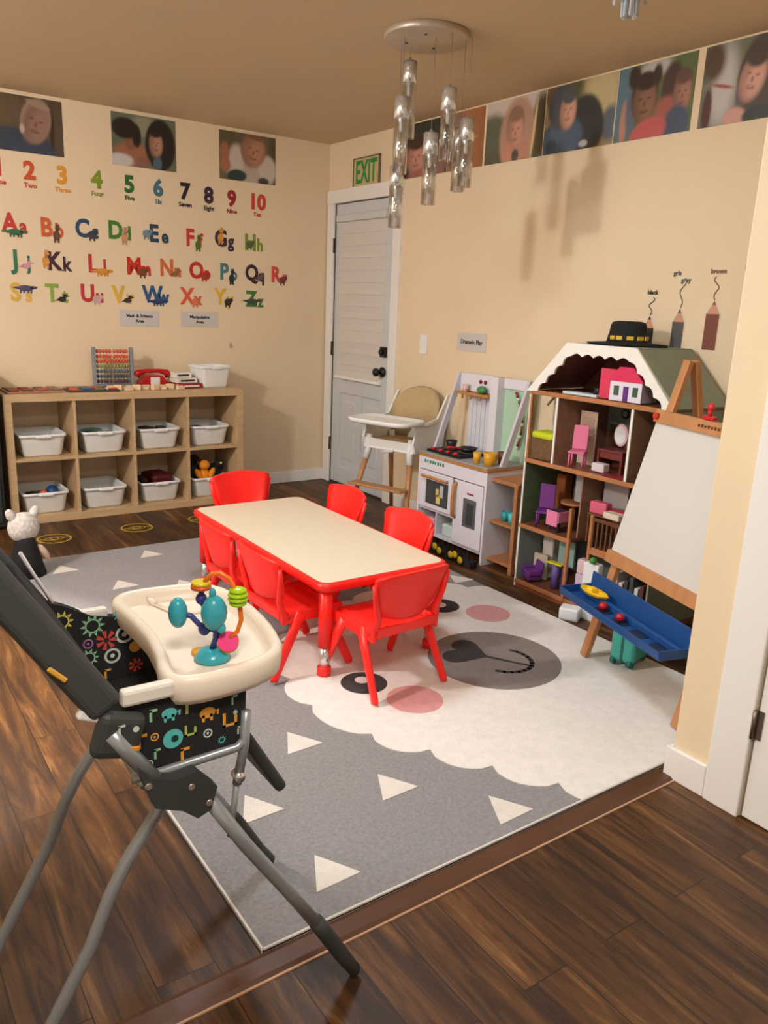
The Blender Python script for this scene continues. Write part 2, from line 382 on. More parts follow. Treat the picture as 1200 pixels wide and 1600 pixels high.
for (x, y) in [(-2.07, -3.275), (-1.955, -3.618), (-1.746, -3.87), (-2.29, -3.827), (-2.33, -3.51), (-1.84, -1.22), (-2.29, -1.27), (-2.105, -1.62), (-2.37, -1.885),
               (-2.12, -2.35), (-2.36, -2.75), (-2.13, -2.02), (-1.85, -1.75), (-1.45, -1.35), (-1.0, -1.3), (-0.7, -1.6), (-0.62, -2.33), (-1.15, -1.62), (-2.35, -3.15), (-2.15, -2.85)]:
    b.prism([(x, y), (x-0.06, y-0.115), (x+0.065, y-0.112)], 0.009, 0.0125)
b.box((RX0+.004, (RY0+RY1)/2, .0055), (.006, RY1-RY0, .0125), None, .002); b.box(((RX0+RX1)/2, RY0+.003, .0055), (RX1-RX0, .006, .0125), None, .002)
for f in b.bm.faces: f.normal_update()
tag(b.link('rug'), 'large grey and cream pile rug with animal face and pale triangles under the red table', 'rug')

# yellow rings stuck on the floor boards in front of the shelf
MY = mat('yellow_vinyl', (190, 160, 40), 0.5)
for i, (x, y, lb) in enumerate([(-2.196, -0.75, 'yellow outlined floor sticker in front of the leftmost shelf column'), (-1.724, -0.735, 'yellow outlined floor sticker in front of the middle of the shelf'), (-1.30, -0.72, 'yellow outlined floor sticker half hidden by the table corner')]):
    b = B()
    for r, w, sq in ((0.088, 0.010, 1), (0.05, 0.007, 0.55), (0.022, 0.006, 1)):
        n = 36; o_ = [((r+w/2)*math.cos(2*PI*k/n), (r+w/2)*math.sin(2*PI*k/n)*sq) for k in range(n)]; i_ = [((r-w/2)*math.cos(2*PI*k/n), (r-w/2)*math.sin(2*PI*k/n)*sq) for k in range(n)]
        for k in range(n):
            q = (k+1) % n; b.prism([o_[k], o_[q], i_[q], i_[k]], 0, 0.0012)
    for sx in (-1, 1): b.bb(sx*0.05, sx*0.082, -0.004, 0.004, 0, 0.0012)
    tag(b.link('floor_sticker', MY, loc=(x, y, 0.0005)), lb, 'sticker', 'yellow floor stickers')

# ------------------------------------------------------------------ cube shelf
SX0, SX1, SY0, SY1, SH = -2.347, -0.872, -0.40, -0.02, 0.77
sh = thing('cube_shelf', 'light oak eight-cube storage shelf holding white bins against the letter wall', 'shelf', (SX0, SY0, 0))
Wd = SX1-SX0; Dp = SY1-SY0; t0, t1 = 0.045, 0.018
b = B(); b.bb(0, Wd, 0, Dp, SH-t0, SH, 0.002); b.link('top_panel', M_OAK, sh)
b = B(); b.bb(0, Wd, 0, Dp, 0, t0, 0.002); b.link('bottom_panel', M_OAK, sh)
for xx in (0, Wd-t0):
    b = B(); b.bb(xx, xx+t0, 0, Dp, t0, SH-t0, 0.001); b.link('side_panel', M_OAK, sh)
iw = (Wd-2*t0-3*t1)/4; cx = [t0+iw/2+k*(iw+t1) for k in range(4)]
for k in range(3):
    b = B(); xx = t0+iw+k*(iw+t1); b.bb(xx, xx+t1, 0.004, Dp, t0, SH-t0, 0.001); b.link('divider', M_OAK, sh)
zm = SH/2
for k in range(4):
    b = B(); b.bb(cx[k]-iw/2, cx[k]+iw/2, 0.004, Dp, zm-t1/2, zm+t1/2, 0.001); b.link('middle_board', M_OAK, sh)

def bin_mesh(w, d, h, top=1.16):
    """tapered open tub with rolled rim and dipped handle lips"""
    b = B()
    def ring(sw, sd, z, r=0.03, dip=0):
        pts = []
        for cx_, cy_, a0 in ((sw/2-r, sd/2-r, 0), (-sw/2+r, sd/2-r, PI/2), (-sw/2+r, -sd/2+r, PI), (sw/2-r, -sd/2+r, 1.5*PI)):
            for k in range(5):
                a = a0+k*PI/8; pts.append(Vector((cx_+r*math.cos(a), cy_+r*math.sin(a), z)))
        # extra points for handle dips on front and back
        return pts
    R = [ring(w*0.8, d*0.8, 0.0), ring(w*0.86, d*0.86, 0.012), ring(w*0.985, d*0.985, h-0.02), ring(w*0.99, d*0.99, h-0.018), ring(w*1.05, d*1.05, h-0.016), ring(w*1.06, d*1.06, h-0.002, 0.035), ring(w*1.04, d*1.04, h, 0.035),
         ring(w*0.985, d*0.985, h-0.003), ring(w*0.965, d*0.965, h-0.02), ring(w*0.84, d*0.84, 0.008)]
    b.ring_loft(R)
    for sy in (-1, 1): b.box((0, sy*d*0.535, h-0.012), (w*0.34, 0.014, 0.018), None, 0.006)
    return b
BW, BD, BH = 0.255, 0.32, 0.135
b0 = bin_mesh(BW, BD, BH).link('storage_bin', M_WHITE, smooth=False)
names = [['holding pale papers, upper row leftmost', 'with green and yellow toys, upper row second from left', 'with dark toys, upper row third', 'with grey pieces, upper row rightmost'],
         ['with blue and orange toys, lower row leftmost', 'empty, lower row second from left', 'full of dark red cloth pieces, lower row third from left', 'behind the far red chair, lower row rightmost']]
binpos = {}
for r in range(2):
    for k in range(4):
        o = b0 if (r, k) == (0, 0) else b0.copy()
        if o is not b0: C.objects.link(o)
        z = (zm+t1/2 if r == 0 else t0)+0.0005
        o.location = (SX0+cx[k]+random.uniform(-.008, .008), SY0+0.19+random.uniform(-.005, .005), z)
        binpos[(r, k)] = Vector(o.location)
        tag(o, 'white plastic bin '+names[r][k], 'bin', 'white bins in the cube shelf')
ob = b0.copy(); C.objects.link(ob); ob.location = (SX1-0.16, -0.22, SH+0.0005); ob.scale = (0.82, 0.62, 1.05); ob.rotation_euler = (0, 0, 0.1)
tag(ob, 'white plastic bin standing on top of the cube shelf at its right end', 'bin')

def small(kind, label, cat, pos, dims, col, shape='box', rot=None, group=None):
    b = B()
    if shape == 'box': b.box((0, 0, dims[2]/2), dims, None, min(dims)*0.15)
    elif shape == 'ball': b.ell((0, 0, dims[2]/2), (dims[0]/2, dims[1]/2, dims[2]/2))
    elif shape == 'cyl': b.cyl((0, 0, 0), (0, 0, dims[2]), dims[0]/2, n=16)
    elif shape == 'cup': b.lathe([(dims[0]*.35, 0), (dims[0]*.5, dims[2]), (dims[0]*.44, dims[2]), (dims[0]*.31, 0.004)], n=16)
    o = b.link(kind, P(*col), loc=pos)
    if rot: o.rotation_euler = rot
    return tag(o, label, cat, group)
def inbin(r, k, items):
    p0 = binpos[(r, k)]
    for (kind, label, dx, dy, z, dims, col, shape, rz) in items:
        small(kind, label, 'toy', (p0.x+dx, p0.y+dy, p0.z+z), dims, col, shape, (0, 0, rz))
inbin(0, 0, [('paper_stack', 'pale paper stack in the upper left bin', 0.01, 0.0, 0.012, (0.16, 0.2, 0.085), (214, 206, 196), 'box', 0.1)])
inbin(0, 1, [('toy_block', 'green toy block in the second upper bin', -0.055, -0.06, 0.012, (0.055, 0.07, 0.115), (70, 120, 70), 'box', 0.3), ('toy_block', 'yellow toy block in the second upper bin', 0.01, -0.075, 0.012, (0.05, 0.05, 0.11), (200, 180, 60), 'box', -0.2), ('toy_block', 'teal toy block in the second upper bin', 0.065, -0.05, 0.012, (0.045, 0.07, 0.105), (60, 120, 130), 'box', 0.1), ('toy_block', 'pale blue toy block behind the green one in the second upper bin', -0.03, 0.05, 0.012, (0.12, 0.1, 0.11), (130, 160, 170), 'box', 0.5)])
inbin(0, 2, [('toy_track', 'black toy track piece in the third upper bin', -0.045, -0.04, 0.012, (0.075, 0.12, 0.118), (36, 36, 38), 'box', 0.4), ('toy_track', 'dark grey toy track piece beside the black one in the third upper bin', 0.05, -0.03, 0.012, (0.06, 0.13, 0.112), (62, 60, 60), 'box', -0.2)])
inbin(0, 3, [('toy_block', 'grey toy block in the upper right bin', -0.04, -0.02, 0.012, (0.1, 0.15, 0.10), (120, 122, 126), 'box', 0.2), ('toy_block', 'dark block in the upper right bin', 0.06, -0.05, 0.012, (0.06, 0.08, 0.102), (70, 66, 66), 'box', 0.2)])
inbin(1, 0, [('toy_ball', 'dark blue ball in the lower left bin', 0.06, -0.04, 0.05, (0.085, 0.085, 0.1), (28, 62, 112), 'ball', 0), ('toy_ball', 'small orange ball in the lower left bin', 0.0, -0.085, 0.075, (0.05, 0.05, 0.06), (222, 84, 34), 'ball', 0), ('toy_car', 'black toy lump in the lower left bin', -0.06, -0.07, 0.012, (0.05, 0.07, 0.112), (34, 34, 36), 'box', 0.3), ('toy_block', 'grey filler block in the lower left bin', 0.0, 0.06, 0.012, (0.15, 0.09, 0.08), (118, 118, 120), 'box', 0.1)])
inbin(1, 2, [('folded_cloth', 'dark red cloth heaped in the lower third bin', 0.025, -0.0, 0.012, (0.15, 0.19, 0.155), (84, 18, 24), 'box', 0.15), ('folded_cloth', 'brown cloth edge beside the dark red heap', -0.083, -0.02, 0.012, (0.03, 0.14, 0.135), (60, 30, 26), 'box', 0.0)])
# plush toys over the lower right bin
p0 = binpos[(1, 3)]
tg = thing('plush_tiger', 'orange plush animal sitting in the lower right bin', 'toy', (p0.x-0.03, p0.y-0.09, p0.z+0.02))
b = B(); b.ell((0, 0, 0.10), (0.045, 0.04, 0.07)); b.ell((0.0, -0.01, 0.19), (0.038, 0.036, 0.034)); b.ell((0.045, -0.02, 0.13), (0.02, 0.02, 0.045), (0, 0.5, 0)); b.ell((-0.045, -0.02, 0.13), (0.02, 0.02, 0.045), (0, -0.5, 0)); b.link('body', P(228, 140, 30, 0.9), tg, True)
for sx in (-1, 1):
    b = B(); b.ell((sx*0.028, 0, 0.222), (0.013, 0.008, 0.013)); b.link('ear', P(60, 34, 20, 0.9), tg, True)
bk = thing('plush_bear', 'black plush animal beside the orange one in the lower right bin', 'toy', (p0.x+0.065, p0.y-0.03, p0.z+0.035))
b = B(); b.ell((0, 0, 0.11), (0.055, 0.05, 0.06)); b.ell((0.03, -0.02, 0.165), (0.034, 0.032, 0.03)); b.link('body', P(26, 26, 26, 0.9), bk, True)
b = B(); b.ell((0.035, -0.048, 0.175), (0.009, 0.006, 0.009)); b.link('eye', P(235, 220, 120, 0.4), bk, True)
bk = thing('plush_dog', 'dark brown plush animal leaning behind the orange one', 'toy', (p0.x-0.06, p0.y+0.03, p0.z+0.03))
b = B(); b.ell((0, 0, 0.12), (0.045, 0.05, 0.07)); b.ell((0.0, -0.02, 0.205), (0.036, 0.034, 0.032)); b.link('body', P(44, 34, 28, 0.9), bk, True)

# ---- things on top of the shelf
T = SH
def puzzle(x, y, w, d, lb, base, cols, rz=0):
    t = thing('puzzle_board', lb, 'puzzle', (x, y, T), rz)
    b = B(); b.box((0, 0, 0.006), (w, d, 0.010), None, 0.002); b.link('board', base, t)
    for i in range(4):
        for j in range(2):
            b = B(); s_ = 0.7
            b.box((-w/2+w*(i+.5)/4, -d/2+d*(j+.5)/2, 0.0155), (w/4*s_, d/2*s_*0.9, 0.009), (0, 0, random.uniform(-.2, .2)), 0.003)
            b.link('puzzle_piece', P(*cols[(i+j*3) % len(cols)]), t)
puzzle(SX0+0.19, -0.26, 0.32, 0.2, 'flat wooden puzzle with red and brown pieces at the left end of the shelf top', P(170, 120, 90), [(150, 40, 36), (110, 70, 60), (170, 90, 70), (120, 110, 100)], 0.03)
puzzle(SX0+0.52, -0.29, 0.30, 0.18, 'flat puzzle with blue, orange and red pieces left of the abacus', P(66, 64, 66), [(200, 90, 50), (60, 80, 140), (120, 120, 70), (180, 60, 50), (70, 120, 120)], -0.03)
ab = thing('abacus', 'grey framed abacus with rows of coloured beads standing on the shelf', 'abacus', (SX0+0.70, -0.14, T), -0.06)
MG = P(132, 134, 140, 0.5)
for sx in (-1, 1):
    b = B(); b.box((sx*0.115, 0, 0.125), (0.018, 0.05, 0.25), None, 0.004); b.link('side_post', MG, ab)
b = B(); b.box((0, 0, 0.012), (0.23, 0.07, 0.018), None, 0.003); b.link('base', MG, ab)
cols = [(206, 84, 62), (226, 74, 34), (214, 80, 40), (150, 150, 84), (80, 106, 112), (70, 80, 92), (84, 66, 84)]
for i, c in enumerate(cols):
    z = 0.225-i*0.031
    b = B(); b.cyl((-0.11, 0, z), (0.11, 0, z), 0.0022, n=8); rod = b.link('rod', M_STEEL, ab)
    for k in range(10):
        b = B(); x = -0.093+k*0.019+(0.008 if k > 4 else 0)
        b.lathe([(0.003, -0.008), (0.011, -0.006), (0.013, 0), (0.011, 0.006), (0.003, 0.008)], (x, 0, z), 10, Matrix.Rotation(PI/2, 3, 'Y'))
        b.link('bead', P(*c), rod)
ph = thing('toy_telephone', 'red rotary toy telephone on the shelf beside the abacus', 'telephone', (SX0+0.945, -0.16, T), -0.05)
MR = P(178, 22, 26, 0.3)
b = B(); b.prism([(-0.09, 0), (0.09, 0), (0.085, 0.03), (0.05, 0.075), (-0.05, 0.075), (-0.085, 0.03)], -0.06, 0.06, Matrix(((1, 0, 0, 0), (0, 0, 1, 0), (0, 1, 0, 0), (0, 0, 0, 1)))); b.link('body', MR, ph)
b = B(); b.tube([(-0.105, 0, 0.07), (-0.09, 0, 0.092), (-0.04, 0, 0.102), (0.04, 0, 0.102), (0.09, 0, 0.092), (0.105, 0, 0.07)], 0.016, radii=[0.026, 0.022, 0.014, 0.014, 0.022, 0.026]); b.link('handset', MR, ph)
b = B(); b.box((0.0, -0.062, 0.042), (0.06, 0.006, 0.05), (0.0, 0, 0), 0.002); b.link('dial', P(230, 222, 216), ph)
for i in range(9):
    x = SX0+0.62+0.055*i; lb = ['natural wooden block lying leftmost in the row before the abacus', 'natural wooden block second in the row', 'natural wooden block third in the row, under the abacus', 'natural wooden block at the abacus right post', 'natural wooden block left of the telephone', 'natural wooden block in front of the telephone', 'natural wooden block right of the telephone front', 'natural wooden block before the books', 'natural wooden block rightmost in the row'][i]
    small('wooden_block', lb, 'block', (x, -0.33+0.02*math.sin(i*2.1), T+0.0003), (0.048, 0.035, 0.022+0.012*(i % 2)), (226, 198, 160), 'box', (0, 0, random.uniform(-.5, .5)), 'loose wooden blocks on the shelf top')
    small('wooden_block', 'natural wooden block in the back of the row of loose blocks', 'block', (x+0.02, -0.285+0.012*math.cos(i*1.7), T+0.0003), (0.045, 0.03, 0.026), (222, 192, 152), 'box', (0, 0, random.uniform(-.3, .3)), 'loose wooden blocks behind')
for i, (c, lb, w) in enumerate([((160, 24, 30), 'red covered book at the bottom of the small stack', .15), ((234, 226, 210), 'cream box with dark label stripe, middle of the small stack', .14), ((238, 232, 220), 'cream box on top of the small stack beside the telephone', .12)]):
    t = thing('book' if i == 0 else 'card_box', lb, 'book' if i == 0 else 'box', (SX1-0.335-0.012*i, -0.24+0.03*i, T+0.0005+0.031*i), 0.12)
    b = B(); b.box((0, 0, 0.0155), (w, 0.16-0.02*i, 0.030), None, 0.002); b.link('cover', P(*c), t)
    b = B(); b.box((0, -(0.16-0.02*i)/2-0.001, 0.0155), (w*0.7, 0.002, 0.012)); b.link('label_strip', P(50, 40, 40) if i else P(230, 220, 210), t)
# dark cabinet at the far left
dk = thing('black_cabinet', 'tall black cabinet edge at the left of the oak shelf', 'cabinet', (-2.60, -0.30, 0))
b = B(); b.bb(-0.2, 0.215, -0.16, 0.26, 0.02, 0.92, 0.006); b.link('body', P(40, 44, 42, 0.5), dk)
for k in range(3):
    b = B(); b.bb(-0.18, 0.195, -0.175, -0.16, 0.05+k*0.29, 0.31+k*0.29, 0.004); d_ = b.link('drawer_front', P(52, 58, 54, 0.5), dk)
    b = B(); b.cyl((-0.04, -0.19, 0.24+k*0.29), (0.05, -0.19, 0.24+k*0.29), 0.006, n=8); b.link('handle', M_STEEL, d_)
# rag doll partly hidden by the folding high chair
dl = thing('rag_doll', 'white knitted cloth doll with black lower half behind the dark high chair back', 'doll', (-2.455, -1.33, 0.013), 0.2)
b = B(); b.ell((0, 0, 0.235), (0.075, 0.055, 0.075)); b.ell((-0.055, 0, 0.30), (0.022, 0.02, 0.035), (0, -0.4, 0)); b.ell((0.055, 0, 0.30), (0.022, 0.02, 0.035), (0, 0.4, 0)); b.link('knitted_head', mat('white_knit', (206, 200, 194), 0.95, var=0.25, vs=60, bump=1, bs=120), dl, True)
b = B(); b.lathe([(0.09, 0.0), (0.07, 0.08), (0.05, 0.16), (0.045, 0.19)], n=20); b.link('dress', P(26, 24, 24, 0.9), dl)
b = B(); b.ell((0.08, -0.02, 0.10), (0.018, 0.018, 0.05), (0, -0.5, 0)); b.link('arm', P(206, 178, 158, 0.8), dl, True)

# ================================================================== wall decals
def flat_animal(kind, s):
    """small flat animal outline made of a few discs and bars (local XY)"""
    b = B()
    def disc(x, y, rx, ry, n=14): b.prism([(x+rx*math.cos(2*PI*i/n), y+ry*math.sin(2*PI*i/n)) for i in range(n)], 0.0010, 0.0016)
    def bar(x0, x1, y0, y1): b.prism([(x0, y0), (x1, y0), (x1, y1), (x0, y1)], 0.0010, 0.0016)
    if kind == 'long':      # crocodile, lion, whale
        disc(0, 0, .055*s, .022*s); disc(.055*s, .006*s, .028*s, .012*s); b.prism([(-.05*s, .012*s), (-.10*s, .004*s), (-.05*s, -.012*s)], .001, .0016)
        for x in (-.035, -.012, .018, .038): bar((x-.006)*s, (x+.006)*s, -.035*s, -.012*s)
    elif kind == 'tall':    # giraffe, bear, kangaroo
        disc(0, -.01*s, .026*s, .036*s); disc(.008*s, .045*s, .018*s, .018*s); bar(-.004*s, .016*s, .015*s, .04*s)
        for x in (-.014, .012): bar((x-.007)*s, (x+.007)*s, -.062*s, -.03*s)
        disc(.002*s, .064*s, .006*s, .008*s); disc(.016*s, .064*s, .006*s, .008*s)
    elif kind == 'round':
        disc(0, 0, .034*s, .030*s); disc(.030*s, .018*s, .017*s, .016*s)
        for x in (-.018, .014): bar((x-.006)*s, (x+.006)*s, -.045*s, -.02*s)
    else:                   # bird
        disc(0, 0, .030*s, .020*s); disc(.022*s, .026*s, .016*s, .014*s); b.prism([(.034*s, .032*s), (.06*s, .024*s), (.034*s, .018*s)], .001, .0016); b.prism([(-.02*s, .008*s), (-.055*s, -.012*s), (-.02*s, -.01*s)], .001, .0016)
    return b
R_, O_, Yl, Gn, Nv, Tl, Dk, Pk = (190, 40, 34), (214, 98, 42), (226, 176, 44), (66, 122, 48), (40, 74, 104), (58, 128, 132), (52, 40, 52), (214, 120, 140)
AL = [('A', -2.138, 1.718, (196, 60, 48), 'long', (60, 104, 72), 'green crocodile-like animal', 'red'), ('B', -1.936, 1.71, (206, 96, 48), 'tall', (110, 72, 52), 'brown bear-like animal', 'orange'),
      ('C', -1.726, 1.722, Nv, 'round', (60, 62, 72), 'dark cat-like animal', 'navy'), ('D', -1.526, 1.728, Gn, 'tall', (206, 150, 104), 'tan animal', 'green'), ('E', -1.28, 1.728, (44, 72, 96), 'round', (120, 140, 152), 'grey blue elephant-like animal', 'dark blue'),
      ('F', -1.037, 1.722, (200, 56, 44), 'tall', (92, 116, 44), 'green frog-like animal', 'red'), ('G', -0.818, 1.735, (56, 44, 60), 'tall', (222, 150, 56), 'orange giraffe-like animal', 'dark purple'), ('H', -0.599, 1.724, (124, 150, 46), 'round', (86, 100, 60), 'dark green animal', 'olive green'),
      ('J', -2.121, 1.515, (56, 112, 88), 'bird', (206, 150, 160), 'pink jellyfish-like animal', 'green'), ('K', -1.904, 1.518, (66, 34, 48), 'tall', (216, 150, 70), 'orange kangaroo-like animal', 'dark purple'), ('L', -1.675, 1.518, (190, 48, 52), 'long', (222, 146, 52), 'orange lion-like animal', 'red'),
      ('M', -1.417, 1.518, (200, 44, 26), 'round', (120, 70, 40), 'brown monkey-like animal', 'red'), ('N', -1.2, 1.520, (208, 108, 60), 'bird', (140, 104, 70), 'brown bird', 'orange'), ('O', -0.996, 1.516, (198, 44, 30), 'round', (180, 60, 40), 'red round animal', 'red'),
      ('P', -0.797, 1.519, (70, 126, 130), 'tall', (40, 52, 60), 'black penguin-like bird', 'teal'), ('Q', -0.589, 1.522, (60, 40, 48), 'bird', (110, 90, 84), 'brown quail-like bird', 'dark'), ('R', -0.403, 1.520, (206, 76, 70), 'round', (120, 60, 56), 'brown rabbit-like animal', 'red'),
      ('S', -2.134, 1.327, (218, 178, 74), 'long', (86, 76, 110), 'purple snake-like animal', 'yellow'), ('T', -1.926, 1.330, (140, 166, 70), 'bird', (36, 36, 34), 'black toucan-like bird', 'light green'), ('U', -1.715, 1.338, (192, 46, 60), 'round', (206, 170, 170), 'pale pink animal', 'red'),
      ('V', -1.523, 1.338, (222, 178, 60), 'bird', (60, 48, 40), 'black vulture-like bird', 'yellow'), ('W', -1.301, 1.348, (44, 86, 134), 'long', (44, 66, 110), 'blue whale-like animal', 'blue'), ('X', -1.063, 1.345, (218, 92, 60), 'round', (220, 120, 80), 'orange fish-like animal', 'orange red'),
      ('Y', -0.827, 1.352, (226, 180, 60), 'round', (58, 44, 40), 'dark yak-like animal', 'yellow'), ('Z', -0.594, 1.345, (74, 118, 62), 'long', (60, 80, 56), 'dark green zebra-like animal', 'green')]
protos = {}
for ch, x, z, col, kind, ac, al, cn in AL:
    t = thing('letter_decal', '%s wall sticker of capital %s and small %s with a %s' % (cn, ch, ch.lower(), al), 'wall sticker', (x, -0.001, z), group=None, rot=WA)
    mc = P(*col, 0.6)
    text(ch, 0.145, mc, t, (-0.028, 0, 0.0002), 0.0055, 'capital_letter', 0.85)
    text(ch.lower(), 0.115, mc, t, (0.045, -0.012, 0.0002), 0.004, 'small_letter', 0.85)
    flip = {'A': (0.0, -0.045), 'W': (0.01, -0.04), 'G': (-0.03, 0.015), 'H': (-0.035, -.01), 'E': (-0.075, 0.0), 'K': (-0.075, 0.01), 'L': (0.03, -0.04), 'S': (0.03, 0.03), 'Z': (-0.02, -0.01)}.get(ch, (0.028, -0.03))
    a = flat_animal(kind, 0.95).link('animal_picture', P(*ac, 0.6), t); a.location = (flip[0], flip[1], 0.0004); a.scale = (.85, .85, 1)
NUM = [('1', 'One', -2.203, 2.02, (200, 70, 50)), ('2', 'Two', -2.038, 2.017, (206, 84, 44)), ('3', 'Three', -1.856, 2.012, (226, 154, 44)), ('4', 'Four', -1.654, 2.012, (128, 150, 40)), ('5', 'Five', -1.455, 2.008, (48, 104, 40)), ('6', 'Six', -1.271, 2.006, (70, 116, 132)),
       ('7', 'Seven', -1.092, 2.006, (40, 34, 40)), ('8', 'Eight', -0.929, 1.998, (62, 40, 58)), ('9', 'Nine', -0.764, 1.995, (160, 36, 46)), ('10', 'Ten', -0.574, 1.992, (204, 70, 62))]
cnm = ['red', 'orange red', 'orange yellow', 'light green', 'dark green', 'steel blue', 'black', 'dark purple', 'crimson', 'coral red']
for (n, w, x, z, col), c_ in zip(NUM, cnm):
    t = thing('number_decal', '%s number %s wall sticker with the word %s below it' % (c_, n, w), 'wall sticker', (x, -0.001, z), rot=WA)
    text(n, 0.135, P(*col, 0.6), t, (0, 0, 0.0002), 0.006, 'numeral', 0.95)
    text(w, 0.038, P(*col, 0.6), t, (0, -0.078, 0.0002), 0.0012, 'word')
def plaque(lb, loc, rot, w, h, lines, size):
    t = thing('area_sign', lb, 'sign', loc, rot=rot)
    b = B(); b.box((0, 0, 0.001), (w, h, 0.002), None, 0.0006); b.link('card', P(206, 200, 196, 0.25), t)
    for i, s in enumerate(lines): text(s, size, P(30, 28, 28), t, (0, (len(lines)-1)*size*0.55-i*size*1.15, 0.0024), 0.0008, 'lettering')
plaque('small laminated sign reading Math & Science Area below the letters', (-1.42, -0.001, 1.197), WA, 0.255, 0.10, ['Math & Science', 'Area'], 0.028)
plaque('small laminated sign reading Manipulative Area, right of the other sign below the letters', (-1.007, -0.001, 1.20), WA, 0.262, 0.10, ['Manipulative', 'Area'], 0.028)
plaque('small laminated sign reading Dramatic Play on the wall above the play kitchen', (-0.001, -1.67, 1.155), WB, 0.258, 0.104, ['Dramatic Play'], 0.034)
t = thing('exit_sign', 'green lettered EXIT sign on the wall above the door', 'sign', (-0.001, -0.495, 2.205), rot=WB)
b = B(); b.box((0, 0, 0.006), (0.31, 0.195, 0.012), None, 0.002); b.link('panel', P(196, 176, 128, 0.5), t)
b = B()
for (x0, x1, y0, y1) in ((-.158, .158, .092, .10), (-.158, .158, -.10, -.092), (-.158, -.15, -.10, .10), (.15, .158, -.10, .10)): b.bb(x0, x1, y0, y1, 0, 0.016)
b.link('frame', P(120, 108, 84, 0.5), t)
text('EXIT', 0.20, P(38, 142, 62), t, (0, 0.0, 0.0130), 0.004, 'lettering', 0.62)
t = thing('light_switch', 'white light switch plate on the wall right of the door', 'light switch', (-0.0005, -1.212, 1.115), rot=WB)
b = B(); b.box((0, 0, 0.003), (0.075, 0.118, 0.006), None, 0.002); b.link('plate', M_WHITE, t)
b = B(); b.box((0, 0, 0.007), (0.034, 0.068, 0.006), (0.08, 0, 0), 0.002); b.link('rocker', M_WHITE, t)
t = thing('wall_hook', 'small clear adhesive hook on the wall above the shelf', 'hook', (-0.782, -0.001, 1.03), rot=WA)
b = B(); b.box((0, 0, 0.002), (0.014, 0.034, 0.004), None, 0.001); b.link('pad', P(190, 170, 140), t)
b = B(); b.tube([(0, 0.004, 0.004), (0, -0.006, 0.012), (0, -0.014, 0.016), (0, -0.016, 0.024), (0, -0.008, 0.028)], 0.0025, 8); b.link('hook_arm', P(200, 186, 160), t)

# colour pencil stickers on the door wall
for (y, zb, zt, zs, col, cnm_, wds, w) in [(-2.90, 1.20, 1.343, 1.452, (40, 38, 38), 'black', ['black'], 0.056), (-3.055, 1.213, 1.377, 1.536, (88, 84, 82), 'grey', ['gris', 'grey'], 0.060), (-3.22, 1.215, 1.416, 1.542, (124, 70, 52), 'brown', ['brown'], 0.064), (-3.375, 1.212, 1.425, 1.56, (60, 40, 70), 'dark purple', ['purple'], 0.062)]:
    t = thing('pencil_decal', '%s pencil wall sticker with a squiggle and its colour word, above the dollhouse' % cnm_, 'wall sticker', (-0.0008, y, zb), rot=WB)
    hb = zt-zb-0.05; m_ = P(*col, 0.6)
    b = B(); b.prism([(-w/2-.006, -.006), (w/2+.006, -.006), (w/2+.006, hb+.004), (0.004, zt-zb+.012), (-0.004, zt-zb+.012), (-w/2-.006, hb+.004)], 0.0, 0.0006); b.link('backing', P(228, 208, 184, 0.6), t)
    b = B(); b.prism([(-w/2, 0), (w/2, 0), (w/2, hb), (-w/2, hb)], 0.0007, 0.0012); b.link('pencil_body', m_, t)
    b = B(); b.prism([(-w/2, hb), (w/2, hb), (0.009, hb+0.038), (-0.009, hb+0.038)], 0.0007, 0.0012); b.link('sharpened_wood', P(206, 150, 120, 0.6), t)
    b = B(); b.prism([(-0.009, hb+0.038), (0.009, hb+0.038), (0, hb+0.056)], 0.0007, 0.0012); b.link('pencil_tip', m_, t)
    top = zs-zb-0.022; pts = []
    n = 26; z0 = hb+0.058
    for i in range(n): 
        s_ = i/(n-1); pts.append((0.012*math.sin(s_*9.0)*(0.4+s_)*(1 if y > -3.1 else -1), z0+(top-z0)*s_, 0.0010))
    b = B(); b.tube(pts, 0.0022, 6, flat=0.3); b.link('squiggle', m_, t)
    if len(wds) == 2:
        text(wds[0], 0.028, m_, t, (-0.036, zs-zb, 0.0006), 0.0008, 'colour_word'); text(wds[1], 0.028, m_, t, (0.012, zs-zb-0.03, 0.0006), 0.0008, 'colour_word')
    else: text(wds[0], 0.028, m_, t, (0, zs-zb, 0.0006), 0.0008, 'colour_word')

